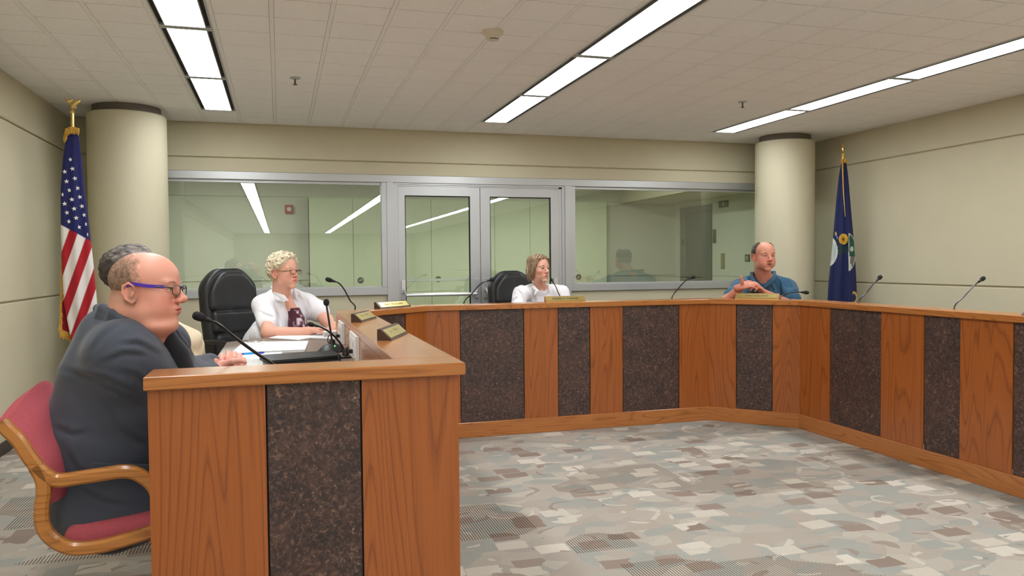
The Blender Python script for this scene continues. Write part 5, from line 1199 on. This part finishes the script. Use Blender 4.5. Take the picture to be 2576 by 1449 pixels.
J.cap(np.array([-.6, 4.1, 1.10]), at(462, 868, 4.06), .078, .075); J.cap(at(462, 868, 4.06), at(480, 910, 4.16), .075, .055); J.cap(np.array([-.62, 3.72, 1.10]), el2, .078, .065); J.cap(el2, wr2, .06, .045)
cloth_obj('tan_jacket', pr, J, .008, (214, 198, 168), lambda P: .006*np.sin(P[:, 2]*70+5*vnoise(P, 8, 3))*.8+.006*vnoise(P, 12, 4)); legs(pr, hip, (.97, .25), (70, 66, 60))
# ---- woman with curly pale hair
HO = at(713, 687, 6.14); HS = 1.04; HR = rotm((.74, -.665, .03)); hip = np.array([-.13, 6.46, .70]); bf = np.array([.66, -.75, 0])
pr = person(hip, 'older woman with curly pale hair, eyeglasses and open white shirt, hands on papers')
B = SDF(); head_prims(B, HO, HR, HS, dict(jaw=.011, nasolabial=1, wy=1.05)); B.frame(); B.k = .04
nb = at(708, 748, 6.25); shR, shL = at(664, 770, 6.20), at(774, 766, 6.42); elR, wrR = at(676, 838, 5.93), at(775, 834, 5.86); elL, wrL = at(822, 806, 6.20), at(838, 822, 5.96)
B.cap(HO+HR@np.array([-.025, 0, -.07]), nb, .062, .072, .014); B.cap(HO+HR@np.array([.012, 0, -.10]), at(716, 756, 6.23), .044, .044, .02); B.cap(at(720, 752, 6.20), at(738, 790, 6.215), .040, .050, .02); B.cap(nb, at(705, 810, 6.36), .062, .10); B.cap(shR, elR, .05, .047); B.cap(elR, wrR, .048, .030); B.cap(shL, elL, .05, .045); B.cap(elL, wrL, .045, .029)
hand(B, at(783, 832, 5.85), (.93, -.1, .02), (.0, -.35, -1), -1, (.22, .2, .22, .3), 1.0, .5); hand(B, wrL+np.array([0, -.02, 0]), (-.25, -.8, -.1), (0, 0, -1), 1, (.25,)*4, .95)
P, Q = B.mesh(.0050, clip=(np.array([-9, 0, .80]), np.array([9, 9, 9]))); np_obj('body', P, Q, M_skin, pr, head_color(P, HO, HR, HS, (232, 176, 152), (196, 104, 100), (.42, .1)))
face_extras(pr, HO, HR, HS, (190, 150, 120), (90, 100, 110), .0018, .0012)
glasses(pr, HO, HR, HS, plain('bronze_rim', (112, 84, 60), .3, metal=.7), plain('bronze_temple', (170, 130, 96), .35, metal=.4), .026, .0165, .122, .0016, .004, .078)
MB().tube(ring((0, 0, 0), .011, .011, n=16), .0022, 8).build('ring', M_gold, pr).matrix_local = rel(pr) @ Matrix.Translation(tuple(at(803, 832, 5.83))) @ Matrix.Rotation(1.2, 4, 'Z')
def curls(q): return .011*vnoise(q, 62, 3)+.006*vnoise(q, 120, 5)
def regW(q): return np.minimum(np.minimum(.074+.40*np.maximum(q[:, 2]-.08, 0)-q[:, 0]-1.0*np.maximum(.074-q[:, 2], 0), q[:, 2]+.080), np.maximum(q[:, 2]-.030, -.010-q[:, 0])+.02)
hair_shell('curly_hair', pr, HO, HR, HS, .0042, (236, 220, 188), lambda q: np.minimum(regW(q), np.maximum(np.hypot(q[:, 0]+.002, q[:, 2]+.010)-.036, np.abs(q[:, 1])*-1+.07)), .024, curls, None, lambda q, c: c*(.86+.30*vnoise(q, 110, 5)[:, None])*np.where(q[:, 2:3] < .0, .8, 1))
J = SDF(); J.k = .05; J.cap(nb+[0, 0, -.02], at(712, 800, 6.34), .088, .155); J.cap(at(712, 800, 6.34), hip+[0, 0, .02], .165, .18); J.cap(at(692, 748, 6.27), shR, .066, .078); J.cap(at(738, 746, 6.34), shL, .066, .076); J.cap(shR, at(672, 812, 6.04), .080, .074); J.cap(shL, at(800, 782, 6.32), .076, .072); J.cap(at(800, 782, 6.32), at(808, 788, 6.28), .070, .068)
J.cap(at(660, 845, 6.2), at(690, 845, 6.2), .10, .10)
vfront = nb+bf*.075
J.cap(HO+HR@np.array([.0, 0, -.06]), at(712, 728, 6.22), .075, .072, .008, True); J.cap(at(722, 738, 6.125), at(741, 778, 6.125), .046, .036, .008, True); J.cap(at(741, 778, 6.125), at(760, 842, 6.12), .036, .038, .008, True)
J.cap(at(676, 838, 5.93), at(655, 905, 5.86), .06, .06, .005, True) if False else None
def foldW(P): return .0035*np.sin(P[:, 0]*38+P[:, 2]*14+5*vnoise(P, 6, 1))*np.clip((1.12-P[:, 2])*6, .2, 1)+.004*vnoise(P, 9, 3)+creases(P, [[(655, 785), (668, 792), (690, 800)], [(690, 762), (700, 800), (704, 835)], [.8, (640, 800), (650, 830), (648, 850)], [(770, 750), (778, 775), (772, 800)], [.7, (712, 765), (722, 800), (728, 830)]], .010, 3.5)
cloth_obj('white_shirt', pr, J, .0068, (238, 236, 240), foldW)
U = SDF(); U.k = .03; U.chain([at(738, 782, 6.205), at(748, 815, 6.205), at(756, 850, 6.215)], [.052, .066, .076])
def patU(P, c):
    n = vnoise(P*np.array([1, 1, .8]), 48, 3); c[n > .15] = L3((150, 118, 130)); c[n > .42] = L3((214, 206, 210)); return c
cloth_obj('patterned_top', pr, U, .006, (84, 44, 58), None, lambda P, D: np.maximum(D, P[:, 2]-(at(738, 776, 6.1)[2])), patU)
CW = SDF(); CW.k = .008; CW.chain([at(684, 722, 6.25), at(694, 736, 6.17), at(712, 748, 6.12), at(724, 756, 6.105)], [.010, .016, .018, .006]); CW.chain([at(686, 736, 6.22), at(698, 752, 6.15), at(716, 758, 6.11)], [.012, .018, .006])
CW.chain([at(742, 728, 6.30), at(752, 738, 6.25), at(762, 750, 6.22)], [.010, .018, .008]); CW.chain([at(742, 728, 6.30), at(744, 742, 6.23), at(748, 754, 6.19)], [.010, .014, .008]); CW.chain([at(684, 722, 6.25), at(702, 722, 6.36), at(742, 728, 6.33)], [.012, .012, .010]); cloth_obj('shirt_collar', pr, CW, .005, (240, 239, 243))
legs(pr, hip, bf, (60, 58, 66))
# ---- woman in white blouse before the doors
HO = at(1356, 680, 6.76); HS = .97; HR = rotm((.40, -.915, .05), (.02, .05, 1)); hip = np.array([2.27, 7.02, .70]); bf = np.array([.05, -1, 0])
pr = person(hip, 'woman with light brown bob in white blouse, seated before the glass doors')
B = SDF(); head_prims(B, HO, HR, HS, dict(jaw=-.002)); B.frame(); B.k = .035; nb = at(1361, 726, 6.84)
shR, shL = at(1311, 740, 6.82), at(1411, 738, 6.88); elR, wrR = at(1293, 800, 6.70), at(1335, 830, 6.42); elL, wrL = at(1440, 800, 6.75), at(1400, 830, 6.45)
B.cap(HO+HR@np.array([-.02, 0, -.07]), nb, .046, .054, .012); B.cap(nb, at(1361, 780, 6.94), .050, .085); B.chain([shR, elR, wrR], [.045, .038, .027]); B.chain([shL, elL, wrL], [.045, .038, .027]); hand(B, wrR, (.5, -.8, -.1), (0, 0, -1), 1, (.25,)*4, .92); hand(B, wrL, (-.4, -.8, -.1), (0, 0, -1), -1, (.25,)*4, .92)
P, Q = B.mesh(.0050, clip=(np.array([-9, 0, .80]), np.array([9, 9, 9]))); np_obj('body', P, Q, M_skin, pr, head_color(P, HO, HR, HS, (226, 170, 146), (188, 96, 88), (.30, .0)))
face_extras(pr, HO, HR, HS, (96, 70, 54), (60, 46, 38), .0022, .0020)
def regB(q): return np.minimum(np.minimum(.078+.30*np.maximum(q[:, 2]-.10, 0)-q[:, 0]-1.15*np.maximum(.098-q[:, 2], 0)*np.where(np.abs(q[:, 1]) < .06, 1, .42), q[:, 2]+.104-.25*np.minimum(q[:, 0], 0)*0), .08)
def addB(S, R, sc):
    for y in (-1, 1):
        for c, r in (((-.010, y*.070, -.005), (.060, .030, .090)), ((-.055, y*.045, -.02), (.055, .05, .095)), ((-.02, y*.03, .09), (.09, .06, .055))): S.p.append(('e', S.W(c), R, np.array(r)*sc, None, .02, False))
def strands(q): return .0028*np.sin((q[:, 1]*.8+q[:, 0]*1.4)*260+7*vnoise(q*np.array([1, 1, .25]), 22, 2))+.006*vnoise(q*np.array([1, 1, .35]), 45, 4)
hair_shell('bob_hair', pr, HO, HR, HS, .0042, (126, 99, 75), regB, .016, strands, addB, lambda q, c: (lambda g: c*(1-g)+L3((206, 184, 148))*g)(np.clip(.12+.8*np.sin((q[:, 1:2]*.8+q[:, 0:1]*1.4)*200+6*vnoise(q*np.array([1, 1, .2]), 26, 8)[:, None])*.6+.5*vnoise(q*np.array([1, 1, .2]), 60, 9)[:, None]-.15, 0, 1)*np.clip((q[:, 2:3]+.09)*9, .15, 1)))
J = SDF(); J.k = .05; J.cap(nb+[0, 0, -.03], at(1361, 775, 6.92), .07, .135); J.cap(at(1361, 775, 6.92), hip, .135, .16); J.cap(at(1344, 728, 6.87), shR, .056, .064); J.cap(at(1376, 728, 6.88), shL, .056, .064); J.cap(shR, elR, .066, .058); J.cap(elR, wrR+[0, .04, 0], .055, .04); J.cap(shL, elL, .070, .058); J.cap(elL, wrL+[0, .04, 0], .055, .04)
J.cap(HO+HR@np.array([-.01, 0, -.08]), nb+[0, 0, .015], .056, .056, .008, True); J.cap(nb+bf*.08+[.02, 0, -.01], nb+bf*.14+[.03, 0, -.10], .030, .006, .006, True)
cloth_obj('white_blouse', pr, J, .0068, (243, 242, 247), lambda P: .003*np.sin(P[:, 0]*45+P[:, 2]*18+5*vnoise(P, 7, 1))+.003*vnoise(P, 11, 3)+creases(P, [[(1300, 728), (1312, 740), (1316, 760)], [(1330, 725), (1342, 742), (1348, 760)], [.8, (1400, 725), (1408, 742), (1406, 758)]], .009, 2.6))
CW = SDF(); CW.k = .006; CW.chain([at(1338, 716, 6.85), at(1344, 724, 6.77), at(1351, 732, 6.745), at(1344, 742, 6.735)], [.010, .017, .015, .005]); CW.chain([at(1374, 717, 6.86), at(1381, 723, 6.80), at(1384, 730, 6.785), at(1385, 738, 6.765)], [.010, .014, .012, .005]); CW.chain([at(1338, 716, 6.85), at(1352, 712, 6.93), at(1374, 717, 6.88)], [.011, .010, .010]); cloth_obj('blouse_collar', pr, CW, .005, (244, 243, 248))
RF = SDF(); RF.k = .004
for k in range(14): RF.ell(at(1296+4.5*math.sin(k*2.1), 744+k*1.4, 6.745), .010, rot=rzm(k))
cloth_obj('sleeve_ruffle', pr, RF, .005, (240, 240, 246)); legs(pr, hip, bf, (50, 50, 60))
# ---- man in the blue polo
fD = dict(jaw=.012, open=.004, nasolabial=1, ear=1.05, wy=1.12); HO = at(1921, 648, 6.27); HS = 1.08; HR = rotm((-.10, -.99, .0), (.03, 0, 1)); hip = np.array([4.44, 6.62, .70]); bf = np.array([-.62, -.78, 0])
pr = person(hip, 'balding man in blue polo shirt talking with raised hands')
B = SDF(); head_prims(B, HO, HR, HS, fD); B.frame(); B.k = .04; nb = at(1920, 705, 6.36)
shR, shL = at(1862, 726, 6.33), at(1980, 726, 6.36); elR, wrR = at(1830, 757, 6.12), at(1862, 724, 5.98); elL, wrL = at(2000, 772, 6.14), at(1925, 738, 5.98)
B.cap(HO+HR@np.array([-.025, 0, -.07]), nb, .070, .080, .014); B.cap(nb, at(1920, 770, 6.50), .074, .12); B.cap(shR, elR, .058, .050); B.cap(elR, wrR, .048, .032); B.cap(shL, elL, .058, .05); B.cap(elL, wrL, .048, .032)
hand(B, at(1862, 722, 5.96), (.75, -.45, .22), (.3, .4, -.85), 1, (.30, .34, .38, .42), 1.02, 1.2); hand(B, at(1915, 730, 5.96), (-.75, -.40, .42), (-.3, .3, -.85), -1, (.45, .5, .5, .55), 1.02, .6)
B.k = .006; B.chain([at(1868, 718, 5.94), at(1866, 706, 5.92), at(1864, 697, 5.91)], [.017, .0155, .0125])
P, Q = B.mesh(.0050, clip=(np.array([-9, 0, .80]), np.array([9, 9, 9])))
def exD(q, blend, c): blend(np.clip(1.6-np.sqrt(((q[:, 0]-.108)/.02)**2+(q[:, 1]/.014)**2+((q[:, 2]+.058)/.004)**2), 0, 1), L3((70, 28, 26)), .8)
np_obj('body', P, Q, M_skin, pr, head_color(P, HO, HR, HS, (208, 142, 118), (172, 92, 84), (.5, .2), exD, fD))
face_extras(pr, HO, HR, HS, (120, 88, 70), (60, 50, 44), .0026, .0012, fD)
hair_shell('side_hair', pr, HO, HR, HS, .0045, (70, 62, 54), lambda q: np.minimum(np.hypot(q[:, 0]+.008, q[:, 2]+.006)-.038, np.minimum(np.minimum(.022-q[:, 0]+.35*np.minimum(q[:, 2]-.03, 0)*0, q[:, 2]-.012+.5*np.minimum(q[:, 0]+.02, 0)*-1*0+np.where(q[:, 0] < -.03, .09, 0)), np.maximum(np.abs(q[:, 1])-.040-.0*q[:, 2], -.055-q[:, 0])), .125-q[:, 2]), .008, lambda q: .0025*vnoise(q, 90, 3), None, lambda q, c: np.where(q[:, 2:3] < .028, L3((150, 146, 138)), c), (1, 1.12, 1))
J = SDF(); J.k = .05; J.cap(nb+[0, 0, -.04], at(1920, 762, 6.48), .095, .17); J.cap(at(1920, 762, 6.48), hip, .175, .185); J.cap(at(1896, 708, 6.40), shR, .070, .080); J.cap(at(1945, 708, 6.40), shL, .070, .080); J.cap(shR, at(1840, 748, 6.19), .080, .076); J.cap(shL, at(1994, 752, 6.22), .080, .078)
J.cap(HO+HR@np.array([-.01, 0, -.08]), nb+[0, 0, .02], .084, .078, .008, True); J.cap(nb+np.array([-.06, -.09, .0]), nb+np.array([-.085, -.17, -.075]), .045, .006, .008, True)
cloth_obj('blue_polo_shirt', pr, J, .0068, (52, 90, 116), lambda P: .004*np.sin(P[:, 0]*40+P[:, 2]*22+5*vnoise(P, 7, 1))+.004*vnoise(P, 9, 3)+creases(P, [[(1950, 695), (1962, 712), (1964, 740)], [(1985, 735), (1998, 732), (2008, 735)], [.8, (1975, 700), (1985, 712), (1990, 730)], [(1868, 700), (1862, 715), (1850, 735)], [.8, (1935, 715), (1945, 730), (1940, 750)]], .010, 3.0))
CW = SDF(); CW.k = .008; CW.chain([at(1891, 688, 6.37), at(1890, 699, 6.29), at(1898, 715, 6.22), at(1908, 727, 6.19)], [.014, .020, .022, .008]); CW.chain([at(1948, 685, 6.41), at(1949, 696, 6.31), at(1939, 708, 6.24), at(1922, 724, 6.19)], [.014, .020, .022, .008]); CW.chain([at(1891, 688, 6.37), at(1918, 686, 6.45), at(1948, 685, 6.41)], [.015, .015, .014]); cloth_obj('polo_collar', pr, CW, .006, (44, 78, 104))
legs(pr, hip, bf, (60, 64, 74))
